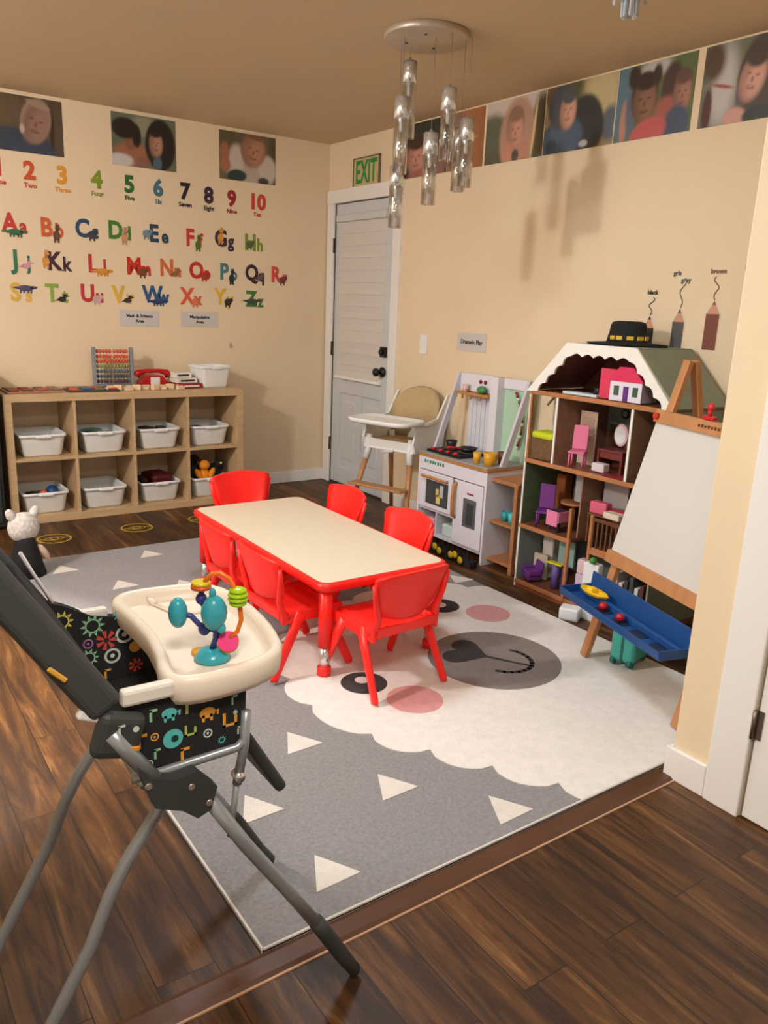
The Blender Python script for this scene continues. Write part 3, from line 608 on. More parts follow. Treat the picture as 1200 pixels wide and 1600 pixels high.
# ------------------------------------------------------------------ printed photographs
def photo(lb, loc, rot, w, h, base, ops, seed=0):
    """a flat print; colours come from soft shapes blended over a base, like an out-of-focus portrait"""
    nx, ny = 84, int(84*h/w)
    me = bpy.data.meshes.new('photo_print'); vs = []; fs = []
    for j in range(ny+1):
        for i in range(nx+1): vs.append((-w/2+w*i/nx, -h/2+h*j/ny, 0.0016))
    for j in range(ny):
        for i in range(nx):
            a = j*(nx+1)+i; fs.append((a, a+1, a+nx+2, a+nx+1))
    k0 = len(vs); vs += [(-w/2, -h/2, 0), (w/2, -h/2, 0), (w/2, h/2, 0), (-w/2, h/2, 0)]
    cn_ = [0, nx, (ny+1)*(nx+1)-1, ny*(nx+1)]
    for q in range(4): fs.append((k0+q, k0+(q+1) % 4, cn_[(q+1) % 4], cn_[q]))
    me.from_pydata(vs, [], fs); me.materials.append(M_PHOTO)
    at = me.color_attributes.new('ink', 'FLOAT_COLOR', 'POINT')
    asp = w/h; cb = rgb(base)
    pre = [(o_[0], o_[1], o_[2], o_[3], math.cos(o_[4] if len(o_) > 6 else 0), math.sin(o_[4] if len(o_) > 6 else 0), rgb(o_[-2]), o_[-1]) for o_ in ops]
    buf = []
    for idx, v in enumerate(vs):
        u = v[0]/w+0.5; y = v[1]/h+0.5; c = list(cb)
        for cx_, cy_, rx, ry, ca, sa, col, soft in pre:
            dx = (u-cx_)*asp; dy = y-cy_
            X = (dx*ca+dy*sa)/(rx*asp); Y_ = (-dx*sa+dy*ca)/ry
            d = math.sqrt(X*X+Y_*Y_); a = (1+soft-d)/(2*soft)
            if a <= 0: continue
            a = min(1, a); a = a*a*(3-2*a)
            for q in range(3): c[q] = c[q]*(1-a)+col[q]*a
        g_ = (c[0]+c[1]+c[2])/3; buf += [c[0]*.74+g_*.24, c[1]*.74+g_*.24, c[2]*.74+g_*.24, 1]
    at.data.foreach_set('color', buf)
    o = bpy.data.objects.new('photo_print', me); C.objects.link(o); o.location = loc; o.rotation_euler = rot
    tag(o, lb, 'photo print', None)
    return o
def head(cx, cy, rx, ry, skin, hair, tilt=0.0, smile=True, hairtop=1.0):
    """ops for a simple portrait head (hair, face, brows, eyes, nose, mouth)"""
    dk_ = tuple(int(c*0.45) for c in skin); ms = tuple(int(c*0.8) for c in skin); ct, st = math.cos(tilt), math.sin(tilt)
    def pt(x, y): return cx+(x*ct-y*st)*rx, cy+(x*st+y*ct)*ry
    r = [(cx-0.02*rx, cy+0.22*ry*hairtop, rx*1.18, ry*1.12, tilt, hair, .12), (cx, cy, rx, ry, tilt, skin, .28), (cx-.35*rx, cy-.1*ry, rx*.55, ry*.8, tilt, tuple(int(c*0.82) for c in skin), .7), (*pt(0.2, -0.05), rx*.7, ry*.75, tilt, tuple(min(255, int(c*1.08)) for c in skin), .6)]
    for s in (-1, 1):
        r.append((*pt(s*0.36, 0.12), rx*.15, ry*.05, tilt, tuple(int(c*0.66) for c in skin), .9))
    r.append((*pt(0, -0.12), rx*.12, ry*.14, tilt, ms, .6))
    r.append((*pt(0, 0.92), rx*.95, ry*.42*hairtop, tilt, hair, .25))
    r.append((*pt(0, -0.46), rx*.34, ry*.09, tilt, tuple(int(c*0.66) for c in skin), .5))
    if smile: r.append((*pt(0, -0.44), rx*.22, ry*.035, tilt, tuple(min(255, int(c*1.05)) for c in skin), .8))
    return r
PA = lambda x0, x1, z0=2.118, z1=2.418: ((x0+x1)/2, -0.0008, (z0+z1)/2)
photo('photo print of a bald smiling baby in dark blue, leftmost on the letter wall', PA(-2.27, -1.838), WA, 0.432, 0.30, (92, 72, 46),
      [(0.2, 0.75, .3, .35, (104, 84, 52), .5), (0.25, 0.12, .55, .30, 0.1, (50, 62, 76), .15), (0.6, 0.08, .3, .22, 0.0, (46, 60, 82), .2), (0.86, 0.5, .03, .4, (60, 36, 14), .3)]+head(0.66, 0.56, .16, .36, (150, 106, 84), (168, 136, 104), -0.25, True, 0.4)+[(0.48, .42, .03, .08, (200, 170, 150), .4)])
photo('photo print of two dark haired children laughing together, middle of the letter wall', PA(-1.553, -1.148), WA, 0.405, 0.30, (108, 112, 84),
      [(0.5, 0.8, .2, .2, (150, 146, 110), .4), (0.2, 0.35, .2, .2, (80, 110, 74), .5), (0.3, 0.25, .28, .22, (168, 98, 44), .3), (0.12, 0.1, .2, .13, (206, 196, 190), .3), (0.3, .6, .07, .16, (0), .1)][:-1]
      + [(0.3, .52, .1, .2, -0.3, (140, 84, 54), .2), (0.2, .72, .2, .2, (40, 32, 24), .15), (0.38, .6, .07, .22, (40, 32, 26), .2)] + [(0.75, .48, .24, .5, (36, 30, 26), .08)] + head(0.68, .5, .10, .24, (178, 122, 90), (40, 32, 26)) + [(0.7, .12, .07, .14, (70, 100, 120), .2), (0.45, .12, .12, .1, (150, 90, 70), .4)])
photo('photo print of a smiling toddler in a white hooded top, rightmost on the letter wall', PA(-0.85, -0.438), WA, 0.412, 0.30, (112, 96, 66),
      [(0.15, 0.8, .2, .25, (100, 88, 60), .5), (0.95, .7, .08, .4, (90, 84, 50), .4), (0.5, .28, .40, .34, (190, 170, 150), .15), (0.85, .3, .16, .3, (206, 190, 170), .2), (0.3, .45, .14, .3, (206, 186, 166), .3)] + head(0.6, .66, .19, .33, (182, 122, 82), (140, 92, 56), -0.2, True, 0.5)
      + [(0.09, .55, .08, .22, (176, 100, 60), .2), (0.1, .3, .09, .15, (178, 104, 56), .3), (0.3, .1, .17, .13, 0.1, (44, 66, 64), .15), (0.78, .05, .1, .08, (60, 64, 70), .3)])
PBq = lambda y0, y1, z0=2.122, z1=2.432: (-0.0008, -(y0+y1)/2, (z0+z1)/2)
photo('photo print of a child with dark fringe behind the pendant lamp, nearest the exit sign', PBq(0.915, 1.34), WB, 0.425, 0.31, (54, 58, 44),
      [(0.06, .5, .08, .6, (20, 20, 18), .2), (0.4, .35, .24, .4, (90, 70, 56), .3)] + head(0.28, .36, .2, .3, (198, 128, 100), (74, 48, 34)) + [(0.4, .02, .3, .12, (170, 90, 76), .3), (.8, .2, .2, .3, (150, 100, 84), .5)])
photo('orange and brown photo print behind the right pendants', PBq(1.345, 1.66), WB, 0.31, 0.31, (176, 104, 36),
      [(0.15, .5, .25, .6, (150, 116, 84), .3), (0.2, .3, .18, .3, (120, 66, 50), .4), (0.75, .52, .4, .02, (200, 140, 70), .5), (0.95, .5, .1, .5, (168, 98, 34), .4)])
photo('photo print of a long haired blonde child with hands at the chin', PBq(1.675, 2.115), WB, 0.44, 0.31, (96, 92, 64),
      [(0.5, 1.0, .8, .3, (208, 190, 176), .3), (0.15, .5, .2, .3, (98, 104, 78), .4), (0.95, .5, .14, .5, (86, 74, 40), .3), (0.56, .38, .3, .62, (190, 140, 108), .12)] + head(0.53, .47, .13, .29, (200, 134, 104), (150, 108, 78), 0.0, True, 1.0) + [(0.42, .12, .1, .2, 0.2, (206, 132, 96), .3), (0.66, .12, .1, .18, -0.3, (200, 130, 98), .3), (0.55, .08, .06, .1, (90, 80, 66), .3), (.84, .4, .02, .5, -0.1, (226, 190, 110), .4)])
photo('photo print of a child in a grey woollen hat and blue coat', PBq(2.122, 2.568), WB, 0.446, 0.31, (170, 146, 88),
      [(0.2, .9, .25, .2, (110, 84, 40), .4), (0.45, .85, .12, .3, 0.4, (96, 92, 46), .4), (0.8, .75, .25, .35, (206, 184, 120), .4), (0.95, .3, .12, .25, (90, 104, 116), .3), (0.62, .35, .24, .45, 0.3, (58, 58, 60), .12), (0.26, .2, .32, .32, 0.1, (70, 96, 122), .15), (0.22, .68, .18, .33, (76, 80, 88), .12)] + head(0.34, .60, .11, .25, (208, 146, 110), (84, 86, 92), 0.0, True, 1.2) + [(.6, .08, .06, .05, (190, 180, 170), .3), (0.12, .1, .08, .12, (50, 66, 80), .4)])
photo('photo print of a smiling girl in red with two children behind her', PBq(2.575, 2.985), WB, 0.41, 0.31, (100, 118, 60),
      [(0.1, .5, .14, .6, (84, 122, 140), .2), (0.5, .92, .2, .12, (190, 186, 176), .4), (0.12, .25, .05, .3, (190, 130, 100), .3), (0.22, .4, .08, .3, (90, 110, 130), .3), (.72, .6, .13, .35, (84, 60, 46), .2), (0.68, .35, .14, .16, (176, 86, 66), .3)] + head(0.86, .5, .1, .24, (168, 112, 84), (110, 78, 58)) + [(.82, .12, .16, .24, (72, 86, 112), .2), (0.22, .85, .08, .16, (66, 48, 38), .3), (0.52, .82, .06, .14, (70, 52, 40), .3)] + head(0.38, .50, .15, .29, (140, 94, 66), (66, 48, 38)) + [(0.46, .06, .24, .20, 0.3, (206, 76, 74), .15)])
photo('photo print of a dark haired child in a black top, nearest the partition wall', PBq(3.022, 3.46), WB, 0.438, 0.31, (120, 122, 90),
      [(0.22, .5, .14, .5, (196, 190, 182), .5), (0.1, .8, .12, .25, (96, 72, 54), .4), (0.08, .2, .05, .3, (92, 52, 46), .3), (0.22, .48, .12, .022, -.25, (170, 66, 54), .5), (0.42, .4, .05, .25, (88, 90, 120), .3), (0.68, .95, .12, .08, (220, 214, 206), .4), (0.95, .7, .1, .3, (200, 196, 190), .4), (0.60, .5, .22, .55, (86, 72, 56), .12)] + head(0.52, .52, .12, .27, (212, 148, 122), (84, 66, 50), -.2, True, 1.2) + [(0.38, .05, .12, .14, (214, 152, 130), .2), (0.62, .05, .16, .12, (60, 66, 60), .15), (0.95, .1, .08, .14, (210, 150, 128), .3)])

# ------------------------------------------------------------------ pendant lamp
pl = thing('pendant_lamp', 'unlit cluster pendant lamp with round chrome canopy and clear glass tubes hanging over the table', 'lamp', (-0.95, -2.35, H))
MCAN = mat('satin_canopy', (190, 176, 156), 0.45, metal=0.5)
b = B(); b.lathe([(0.175, 0), (0.18, -0.004), (0.18, -0.022), (0.176, -0.028), (0.0001, -0.028)], n=48); b.link('canopy', MCAN, pl, True)
b = B()
for a in (0.6, 2.2, 4.0): b.ell((0.09*math.cos(a), 0.09*math.sin(a), -0.03), (0.006, 0.006, 0.004))
b.link('canopy_screws', M_DGREY, pl)
# y offset, cap top z, tube bottom z, radius
for (dx, dy, zt, zb) in [(0.0, 0.112, -0.080, -0.385), (-0.02, 0.15, -0.495, -0.755), (0.01, -0.155, -0.228, -0.505), (-0.01, -0.245+0.11, -0.0, 0), (0.09, -0.235+.05, -0.335, -0.60), (0.0, -0.06, -0.385, -0.67), (0.11, -0.12, -0.36, -0.61), (-0.1, 0.02, -0.25, -0.55)]:
    if zb == 0: continue
    r = 0.031; x, y = dx, dy
    b = B(); b.cyl((x, y, -0.028), (x, y, zt+0.002), 0.0012, n=6); b.link('cable', P(120, 112, 100, 0.4), pl)
    b = B(); b.lathe([(0.006, zt+0.012), (0.008, zt), (r, zt-0.002), (r+.001, zt-0.085), (r-.004, zt-0.088), (0.0001, zt-0.088)], (x, y, 0), 20); b.link('lamp_cap', M_CHROME, pl, True)
    b = B(); b.lathe([(r, zt-0.089), (r, zb), (r-.0025, zb), (r-.0025, zt-0.089)], (x, y, 0), 24, closed=True)
    g = b.link('glass_tube', M_GLASS, pl, True)
    b = B(); b.lathe([(0.0001, zt-0.085), (0.008, zt-0.088), (0.009, zt-0.125), (0.006, zt-0.135), (0.0001, zt-0.137)], (x, y, 0), 12); b.link('bulb', P(236, 228, 214, 0.2), pl, True)
    b = B()
    for k in range(3):
        a = k*2.1; b.box((x+0.013*math.cos(a), y+0.013*math.sin(a), (zt-0.14+zb+0.03)/2+0.02*(k % 2)), (0.008, 0.008, max(0.05, (zt-0.14-zb-0.03)*0.8)), (0, 0, a), 0.002, 1)
    b.link('crystal_rods', M_CRYS, pl)
cl = thing('ceiling_light', 'small ceiling light with hanging glass crystals at the top edge of the picture', 'lamp', (-1.03, -3.47, H))
b = B(); b.lathe([(0.07, 0), (0.075, -0.01), (0.065, -0.03), (0.0001, -0.032)], n=28); b.link('ceiling_plate', M_CHROME, cl, True)
b = B()
for k in range(16):
    a = k*0.393; rr = 0.022+0.028*(k % 2); L_ = 0.15 if k % 2 else 0.19
    b.box((rr*math.cos(a), rr*math.sin(a), -0.03-L_/2), (0.010, 0.010, L_), (0, 0, a), 0.003, 1)
b.link('crystals', mat('crystal_blue', (196, 206, 218), 0.12, metal=0.3), cl)

# ================================================================== activity table
TX, TY, TH = -1.518, -2.43, 0.385
tb = thing('activity_table', 'low rectangular activity table with cream top, red edge and red adjustable legs on the rug', 'table', (TX, TY, 0))
def rrect(w, d, r, n=6):
    pts = []
    for cx_, cy_, a0 in ((w/2-r, d/2-r, 0), (-w/2+r, d/2-r, PI/2), (-w/2+r, -d/2+r, PI), (w/2-r, -d/2+r, 1.5*PI)):
        for k in range(n): 
            a = a0+k*(PI/2)/(n-1); pts.append((cx_+r*math.cos(a), cy_+r*math.sin(a)))
    return pts
b = B(); b.ring_loft([[Vector((x, y, z)) for x, y in rrect(0.575+g, 1.20+g, 0.045)] for g, z in ((-0.02, TH-0.034), (0.004, TH-0.032), (0.012, TH-0.018), (0.008, TH-0.004), (-0.008, TH))]); b.link('red_edge', M_RED, tb)
b = B(); b.ring_loft([[Vector((x, y, z)) for x, y in rrect(0.555, 1.18, 0.04)] for z in (TH-0.01, TH+0.0012)]); b.link('tabletop', mat('cream_laminate', (226, 212, 186), 0.3, var=0.015, vs=30), tb)
b = B()
for y in (-0.45, 0.45): b.bb(-0.25, 0.25, y-0.015, y+0.015, TH-0.06, TH-0.034, 0.003)
b.link('underframe', M_RED, tb)
RT = 0.0145
for sx in (-1, 1):
    for sy in (-1, 1):
        x, y = sx*0.245, sy*0.555
        b = B(); b.cyl((x, y, 0.128), (x, y, TH-0.03), 0.026, n=20); b.link('leg', M_RED, tb, True); lg = C.objects[-1] if False else tb.children[-1]
        b = B(); b.cyl((x, y, 0.035), (x, y, 0.13), 0.0195, n=18); s_ = b.link('leg_extension', M_CHROME, lg, True)
        b = B(); b.lathe([(0.021, RT), (0.026, RT+0.003), (0.026, 0.046), (0.020, 0.05)], (x, y, 0), 20); b.link('foot_cap', M_RED, lg)

# ------------------------------------------------------------------ children's chairs
def kid_chair(lb):
    t = thing('child_chair', lb, 'chair', group='red plastic chairs around the activity table')
    # seat shell: lofted cross sections, front lip curls down
    b = B(); rows = []
    prof = [(-0.135, 0.262, 0.128), (-0.12, 0.250, 0.134), (-0.06, 0.245, 0.142), (0.02, 0.246, 0.147), (0.09, 0.254, 0.148), (0.125, 0.250, 0.144), (0.14, 0.232, 0.138)]
    n = 9
    V = {}
    for side in (0, 1):
        for i, (y, z, w) in enumerate(prof):
            for k in range(n):
                u = -1+2*k/(n-1); x = w*u
                zz = z+0.012*abs(u)**2.5-(0.030*max(0, abs(u)-0.82)/0.18)
                V[(side, i, k)] = b.bm.verts.new((x, y, zz-(0.009 if side else 0)))
    for i in range(len(prof)-1):
        for k in range(n-1):
            for side in (0, 1):
                q = [V[(side, i, k)], V[(side, i, k+1)], V[(side, i+1, k+1)], V[(side, i+1, k)]]
                b.bm.faces.new(q if side == 0 else q[::-1]).smooth = True
    for i in range(len(prof)-1):
        for k in (0, n-1): b.bm.faces.new((V[(0, i, k)], V[(0, i+1, k)], V[(1, i+1, k)], V[(1, i, k)]))
    for k in range(n-1):
        for i in (0, len(prof)-1): b.bm.faces.new((V[(0, i, k)], V[(0, i, k+1)], V[(1, i, k+1)], V[(1, i, k)]))
    b.link('seat', M_RED, t)
    b = B()      # side aprons carrying the legs
    for sx in (-1, 1):
        b.box((sx*0.140, -0.005, 0.232), (0.014, 0.26, 0.045), (0, 0, 0), 0.006)
    b.box((0, -0.134, 0.245), (0.27, 0.012, 0.040), (0.15, 0, 0), 0.005)
    b.link('apron', M_RED, t)
    # backrest: curved panel with rolled border
    b = B(); V = {}; zs = [0.292, 0.305, 0.34, 0.38, 0.42, 0.447, 0.456]
    for side in (0, 1):
        for i, z in enumerate(zs):
            f = (z-0.29)/0.166; w = 0.125+0.036*min(1, f*1.15)
            if i == 0: w *= 0.80
            if i == 1: w *= 0.94
            if i == len(zs)-1: w *= 0.93
            for k in range(11):
                u = -1+2*k/10
                y = -0.128-0.045*f+0.034*u*u*(-1 if False else 1)-0.012
                zz = z+(0.012*(1-u*u) if i >= len(zs)-3 else (-0.010*(1-u*u) if i < 2 else 0))
                V[(side, i, k)] = b.bm.verts.new((w*u, y-(0.012 if side else 0), zz))
    for i in range(len(zs)-1):
        for k in range(10):
            for side in (0, 1):
                q = [V[(side, i, k)], V[(side, i, k+1)], V[(side, i+1, k+1)], V[(side, i+1, k)]]
                b.bm.faces.new(q if side else q[::-1]).smooth = True
    for i in range(len(zs)-1):
        for k in (0, 10): b.bm.faces.new((V[(0, i, k)], V[(0, i+1, k)], V[(1, i+1, k)], V[(1, i, k)]))
    for k in range(10):
        for i in (0, len(zs)-1): b.bm.faces.new((V[(0, i, k)], V[(0, i, k+1)], V[(1, i, k+1)], V[(1, i, k)]))
    b.link('backrest', M_RED, t)
    for sx in (-1, 1):
        b = B(); b.tube([(sx*0.138, -0.10, 0.232), (sx*0.134, -0.128, 0.262), (sx*0.130, -0.136, 0.30), (sx*0.150, -0.145, 0.36), (sx*0.163, -0.152, 0.43)], 0.012, 10, radii=[0.014, 0.016, 0.014, 0.011, 0.009], flat=0.8); b.link('back_support', M_RED, t)
    for sx in (-1, 1):
        for y0, y1 in ((-0.055, -0.168), (0.045, 0.150)):
            b = B(); b.tube([(sx*0.142, y0, 0.245), (sx*0.148, y0+(y1-y0)*.35, 0.165), (sx*0.158, y1, 0.018), (sx*0.1585, y1+(0.002 if y1 > 0 else -0.002), 0.008)], 0.018, 10, radii=[0.024, 0.020, 0.017, 0.016], flat=0.62, upv=(1, 0, 0)); b.link('leg', M_RED, t)
    return t
ch0 = kid_chair('red plastic child chair pulled up to the near end of the activity table')
RZ = 0.0146
def place(o, x, y, face_a): o.location = (x, y, RZ); o.rotation_euler = (0, 0, face_a-PI/2)
place(ch0, -1.585, -3.10, PI/2+0.05)
for x, y, a, lb in [(-1.455, -1.755, -PI/2-0.02, 'red plastic child chair at the far end of the activity table near the cube shelf'),
                    (-1.79, -2.80, 0.02, 'red plastic child chair on the left side of the table, nearer the camera'),
                    (-1.79, -2.42, -0.02, 'red plastic child chair on the left side of the table, farther from the camera'),
                    (-1.29, -2.13, PI, 'red plastic child chair on the right side of the table, nearer the door'),
                    (-1.29, -2.64, PI+0.03, 'red plastic child chair on the table side facing the play kitchen')]:
    c = dup(ch0, (x, y, RZ), a-PI/2, lb)

# ================================================================== play kitchen (world-coordinate helper)
def part(b, name, m, root, smooth=False, parent=None):
    o = b.link(name, m, parent or root, smooth)
    if parent is None or parent == root: o.location = tuple(-v for v in root.location)
    return o
KW = P(226, 222, 230, 0.4); KWD = mat('wood_handle', (186, 128, 66), 0.45, var=0.1, vs=10)
kt = thing('play_kitchen', 'white wooden play kitchen with oven, fridge door and back board against the door wall', 'toy kitchen', (-0.2, -1.97, 0))
XF, XB = -0.355, -0.05
b = B(); b.bb(XF, XB, -2.27, -2.255, 0, 0.515, .002); part(b, 'side_panel', KW, kt)
b = B(); b.bb(XF, XB, -1.695, -1.68, 0, 0.515, .002); part(b, 'side_panel', KW, kt)
b = B(); b.bb(XF+.01, XB, -2.255, -1.695, 0.055, 0.07, .001); b.bb(XF+.01, XB, -2.015, -2.0, 0.07, 0.43, .001); b.bb(XF+.01, XB, -2.0, -1.695, 0.2, 0.215, .001); b.bb(XF+0.01, XB, -1.86, -1.85, 0.07, 0.2); b.bb(XB-.008, XB, -2.255, -1.695, 0.055, .51); part(b, 'carcass', P(212, 206, 216), kt)
b = B(); b.bb(XF, XF+.014, -2.255, -1.695, 0.437, 0.512, .002); fp = part(b, 'control_panel', KW, kt)
b = B()
for k, w in enumerate((.018, .014, .02, .02, .016, .02, .016, .02)):
    b.bb(XF-.0012, XF, -1.735-k*0.023-w*0.8, -1.735-k*0.023, 0.478, 0.496)
o = b.link('green_marking', P(46, 128, 96), fp)
b = B(); b.bb(XF-.004, XF+.012, -1.995, -1.70, 0.218, 0.432, .004)
od = part(b, 'oven_door', KW, kt)
b = B(); b.bb(XF-.0055, XF-.003, -1.965, -1.765, 0.245, 0.385, .001); b.link('oven_window', P(72, 74, 78, 0.15), od)
b = B(); b.bb(XF-.0075, XF-.005, -1.90, -1.865, 0.26, 0.31); b.m(P(222, 196, 110)); b.bb(XF-.0075, XF-.005, -1.885, -1.86, 0.30, 0.345); b.m(P(190, 190, 190)); b.bb(XF-.0075, XF-.005, -1.925, -1.895, 0.30, 0.37); b.link('window_picture', None, od) if False else b.link('window_picture', P(206, 110, 120), od)
b = B(); b.tube([(XF-.004, -1.735, .40), (XF-.024, -1.745, .404), (XF-.028, -1.84, .408), (XF-.024, -1.95, .404), (XF-.004, -1.96, .40)], 0.008, 8); b.link('handle', KWD, od)
b = B(); b.bb(XF-.004, XF+.012, -2.25, -2.018, 0.075, 0.432, .004); fd = part(b, 'fridge_door', KW, kt)
b = B(); b.bb(XF-.006, XF-.003, -2.205, -2.10, 0.185, 0.345, .001); b.link('door_window', P(92, 94, 98, 0.15), fd)
b = B(); b.bb(XF-.0075, XF-.005, -2.185, -2.13, 0.20, 0.32); b.link('window_picture', P(60, 62, 64), fd)
b = B(); b.bb(XF-.006, XF-.003, -2.18, -2.125, 0.368, 0.378, .001); b.link('name_strip', P(150, 60, 80), fd)
b = B(); b.tube([(XF-.004, -2.035, .415), (XF-.026, -2.035, .40), (XF-.030, -2.035, .32), (XF-.026, -2.035, .235), (XF-.004, -2.035, .22)], 0.010, 8); b.link('handle', KWD, fd)
b = B(); b.bb(XF-.008, XB, -2.275, -1.675, 0.515, 0.528, .002); part(b, 'counter_edge', KWD, kt)
b = B(); b.bb(XF-.002, XB, -2.27, -1.68, 0.528, 0.538, .002); part(b, 'countertop', P(160, 156, 156), kt)
for yy, nm in ((-1.69, 'slanted_post'), (-2.262, 'slanted_post')):
    b = B(); a0 = math.atan2(0.17, 0.45)
    b.prism([(-0.26, 0.535), (-0.225, 0.535), (-0.06, 0.985), (-0.10, 0.985)], yy-0.009, yy+0.009, Matrix(((1, 0, 0, 0), (0, 0, 1, 0), (0, 1, 0, 0), (0, 0, 0, 1)))); part(b, nm, P(206, 204, 212), kt)
b = B(); b.bb(-0.09, -0.06, -2.05, -1.69, 0.885, 0.985, .003); part(b, 'header_board', KW, kt)
b = B(); 
for k in range(6): b.bb(-0.078, -0.066, -1.985+k*0.036-0.0, -1.985+k*0.036+0.033, 0.538, 0.885, .001)
part(b, 'slatted_back', P(214, 214, 222), kt)
b = B(); b.bb(-0.13, -0.06, -2.06, -2.0, 0.538, 0.985, .003); part(b, 'pillar', KW, kt)
b = B(); b.bb(-0.075, -0.06, -2.255, -2.06, 0.538, 0.94, .001); part(b, 'mint_board', P(176, 208, 178), kt)
b = B(); b.bb(-0.085, -0.06, -2.27, -2.06, 0.93, 0.985, .002); part(b, 'header_board', KW, kt)
b = B(); b.bb(-0.15, -0.06, -2.0, -1.72, 0.868, 0.882, .002); ks = part(b, 'utensil_shelf', KWD, kt)
for y in (-1.78, -1.85, -1.93):
    b = B(); b.cyl((-0.14, y, 0.868), (-0.14, y, 0.845), 0.006, n=8); b.link('peg', KWD, ks)
for y in (-1.875, -1.915):
    b = B(); b.ell((-0.092, y, 0.945), (0.004, 0.014, 0.012)); part(b, 'heart_knob', P(120, 24, 34), kt)
for i, y in enumerate((-2.35,)):
    pass
b = B(); b.bb(-0.32, -0.05, -2.465, -2.27, 0.468, 0.488, .002); part(b, 'side_shelf', M_HONEY, kt)
b = B(); b.bb(-0.32, -0.05, -2.465, -2.27, 0.245, 0.258, .002); part(b, 'side_shelf', M_HONEY, kt)
b = B(); b.bb(-0.32, -0.05, -2.465, -2.27, 0.035, 0.05, .002); part(b, 'side_shelf', M_HONEY, kt)
b = B(); b.bb(-0.335, -0.31, -2.48, -2.455, 0.0, 0.488, .003); part(b, 'shelf_post', M_HONEY, kt)
b = B(); b.bb(-0.06, -0.05, -2.465, -2.27, 0.05, 0.468); part(b, 'shelf_back', P(150, 146, 148), kt)
# play things on the kitchen
st = thing('toy_stove_top', 'black toy cooker hob with red knobs on the play kitchen counter', 'toy', (-0.23, -1.86, 0.5385))
b = B(); b.box((0, 0, 0.008), (0.2, 0.29, 0.014), None, 0.004); b.link('hob_plate', M_BLACK, st)
for i, y in enumerate((-0.075, 0.07)):
    b = B(); b.lathe([(0.05, 0.015), (0.055, 0.018), (0.055, 0.022), (0.03, 0.022), (0.0001, 0.020)], (0.02, y, 0), 20); b.link('burner', P(60, 58, 58), st)
for k in range(4):
    b = B(); b.cyl((-0.088, -0.10+k*0.065, 0.015), (-0.088, -0.10+k*0.065, 0.028), 0.013, n=12); b.link('knob', P(200, 24, 34), st)
pn = thing('toy_pan', 'black toy frying pan with long handle on the hob', 'pan', (-0.20, -1.93, 0.5615))
b = B(); b.lathe([(0.04, 0), (0.056, 0.022), (0.052, 0.022), (0.037, 0.004)], n=20); b.link('bowl', P(28, 28, 30, 0.3), pn)
b = B(); b.tube([(-0.05, 0.0, 0.017), (-0.1, 0.02, 0.027), (-0.13, 0.03, 0.028)], 0.006, 8); b.link('handle', P(200, 24, 34), pn)
small('toy_pot', 'small dark toy pot at the left of the hob', 'pot', (-0.2, -1.78, 0.5615), (0.07, 0.07, 0.04), (36, 36, 38), 'cup')
bs = thing('toy_cup', 'golden yellow handled toy cup standing on the right of the kitchen counter', 'toy', (-0.29, -2.21, 0.5385))
b = B(); b.lathe([(0.03, 0), (0.036, 0.07), (0.031, 0.07), (0.026, 0.004)], n=16); b.link('cup', P(226, 162, 30, 0.35), bs)
b = B(); b.tube([(0.03, 0.0, 0.06), (0.055, 0.0, 0.05), (0.05, 0.0, 0.02), (0.028, 0, 0.015)], 0.005, 8); b.link('handle', P(226, 162, 30, 0.35), bs)
small('toy_cup', 'brown toy cup behind the golden yellow cup on the kitchen counter', 'cup', (-0.19, -2.20, 0.5385), (0.055, 0.055, 0.065), (120, 70, 40), 'cup')
small('toy_cup', 'small yellow toy cup left of the golden cup on the kitchen counter', 'cup', (-0.31, -2.13, 0.5385), (0.045, 0.045, 0.06), (226, 170, 40), 'cup')
small('toy_pepper', 'green toy pepper on the kitchen utensil shelf', 'toy', (-0.12, -1.92, 0.8825), (0.05, 0.07, 0.045), (70, 140, 84), 'ball')
small('toy_cup', 'pale pink toy cup on the kitchen utensil shelf', 'cup', (-0.12, -1.78, 0.8825), (0.04, 0.04, 0.04), (222, 190, 184), 'cup')
gl = thing('bead_garland', 'string of small red and white beads draped down the mint board of the play kitchen', 'garland', (-0.088, -2.17, 0.62))
b = B(); pts = [(-0.0, -0.045*math.sin(t*3.0)-0.03*t, 0.295-0.295*t) for t in [i/18 for i in range(19)]]
b.tube(pts, 0.002, 6); b.link('string', P(90, 60, 50), gl)
for i, q in enumerate(pts):
    b = B(); b.ell((-0.006, q[1], q[2]), (0.008, 0.009, 0.009), n=8); b.link('bead', P(*[(190, 40, 36), (96, 60, 44), (226, 220, 210), (86, 120, 80)][i % 4]), gl)
small('toy_cup', 'teal toy cup on the kitchen side shelf, left one', 'cup', (-0.27, -2.34, 0.2585), (0.045, 0.045, 0.055), (44, 150, 160), 'cup')
small('toy_cup', 'teal toy cup on the kitchen side shelf, right one', 'cup', (-0.28, -2.40, 0.2585), (0.045, 0.045, 0.06), (80, 190, 190), 'cup')
small('toy_plate', 'dark blue toy block behind the teal cups', 'toy', (-0.2, -2.33, 0.2585), (0.06, 0.07, 0.03), (40, 70, 110), 'box')
small('toy_food_box', 'pink and grey toy food box in the left niche under the oven', 'toy', (-0.27, -1.77, 0.0705), (0.1, 0.08, 0.08), (206, 160, 176), 'box')
small('toy_food_box', 'pale green toy box in the right niche under the oven', 'toy', (-0.27, -1.93, 0.0705), (0.1, 0.1, 0.07), (196, 214, 204), 'box')
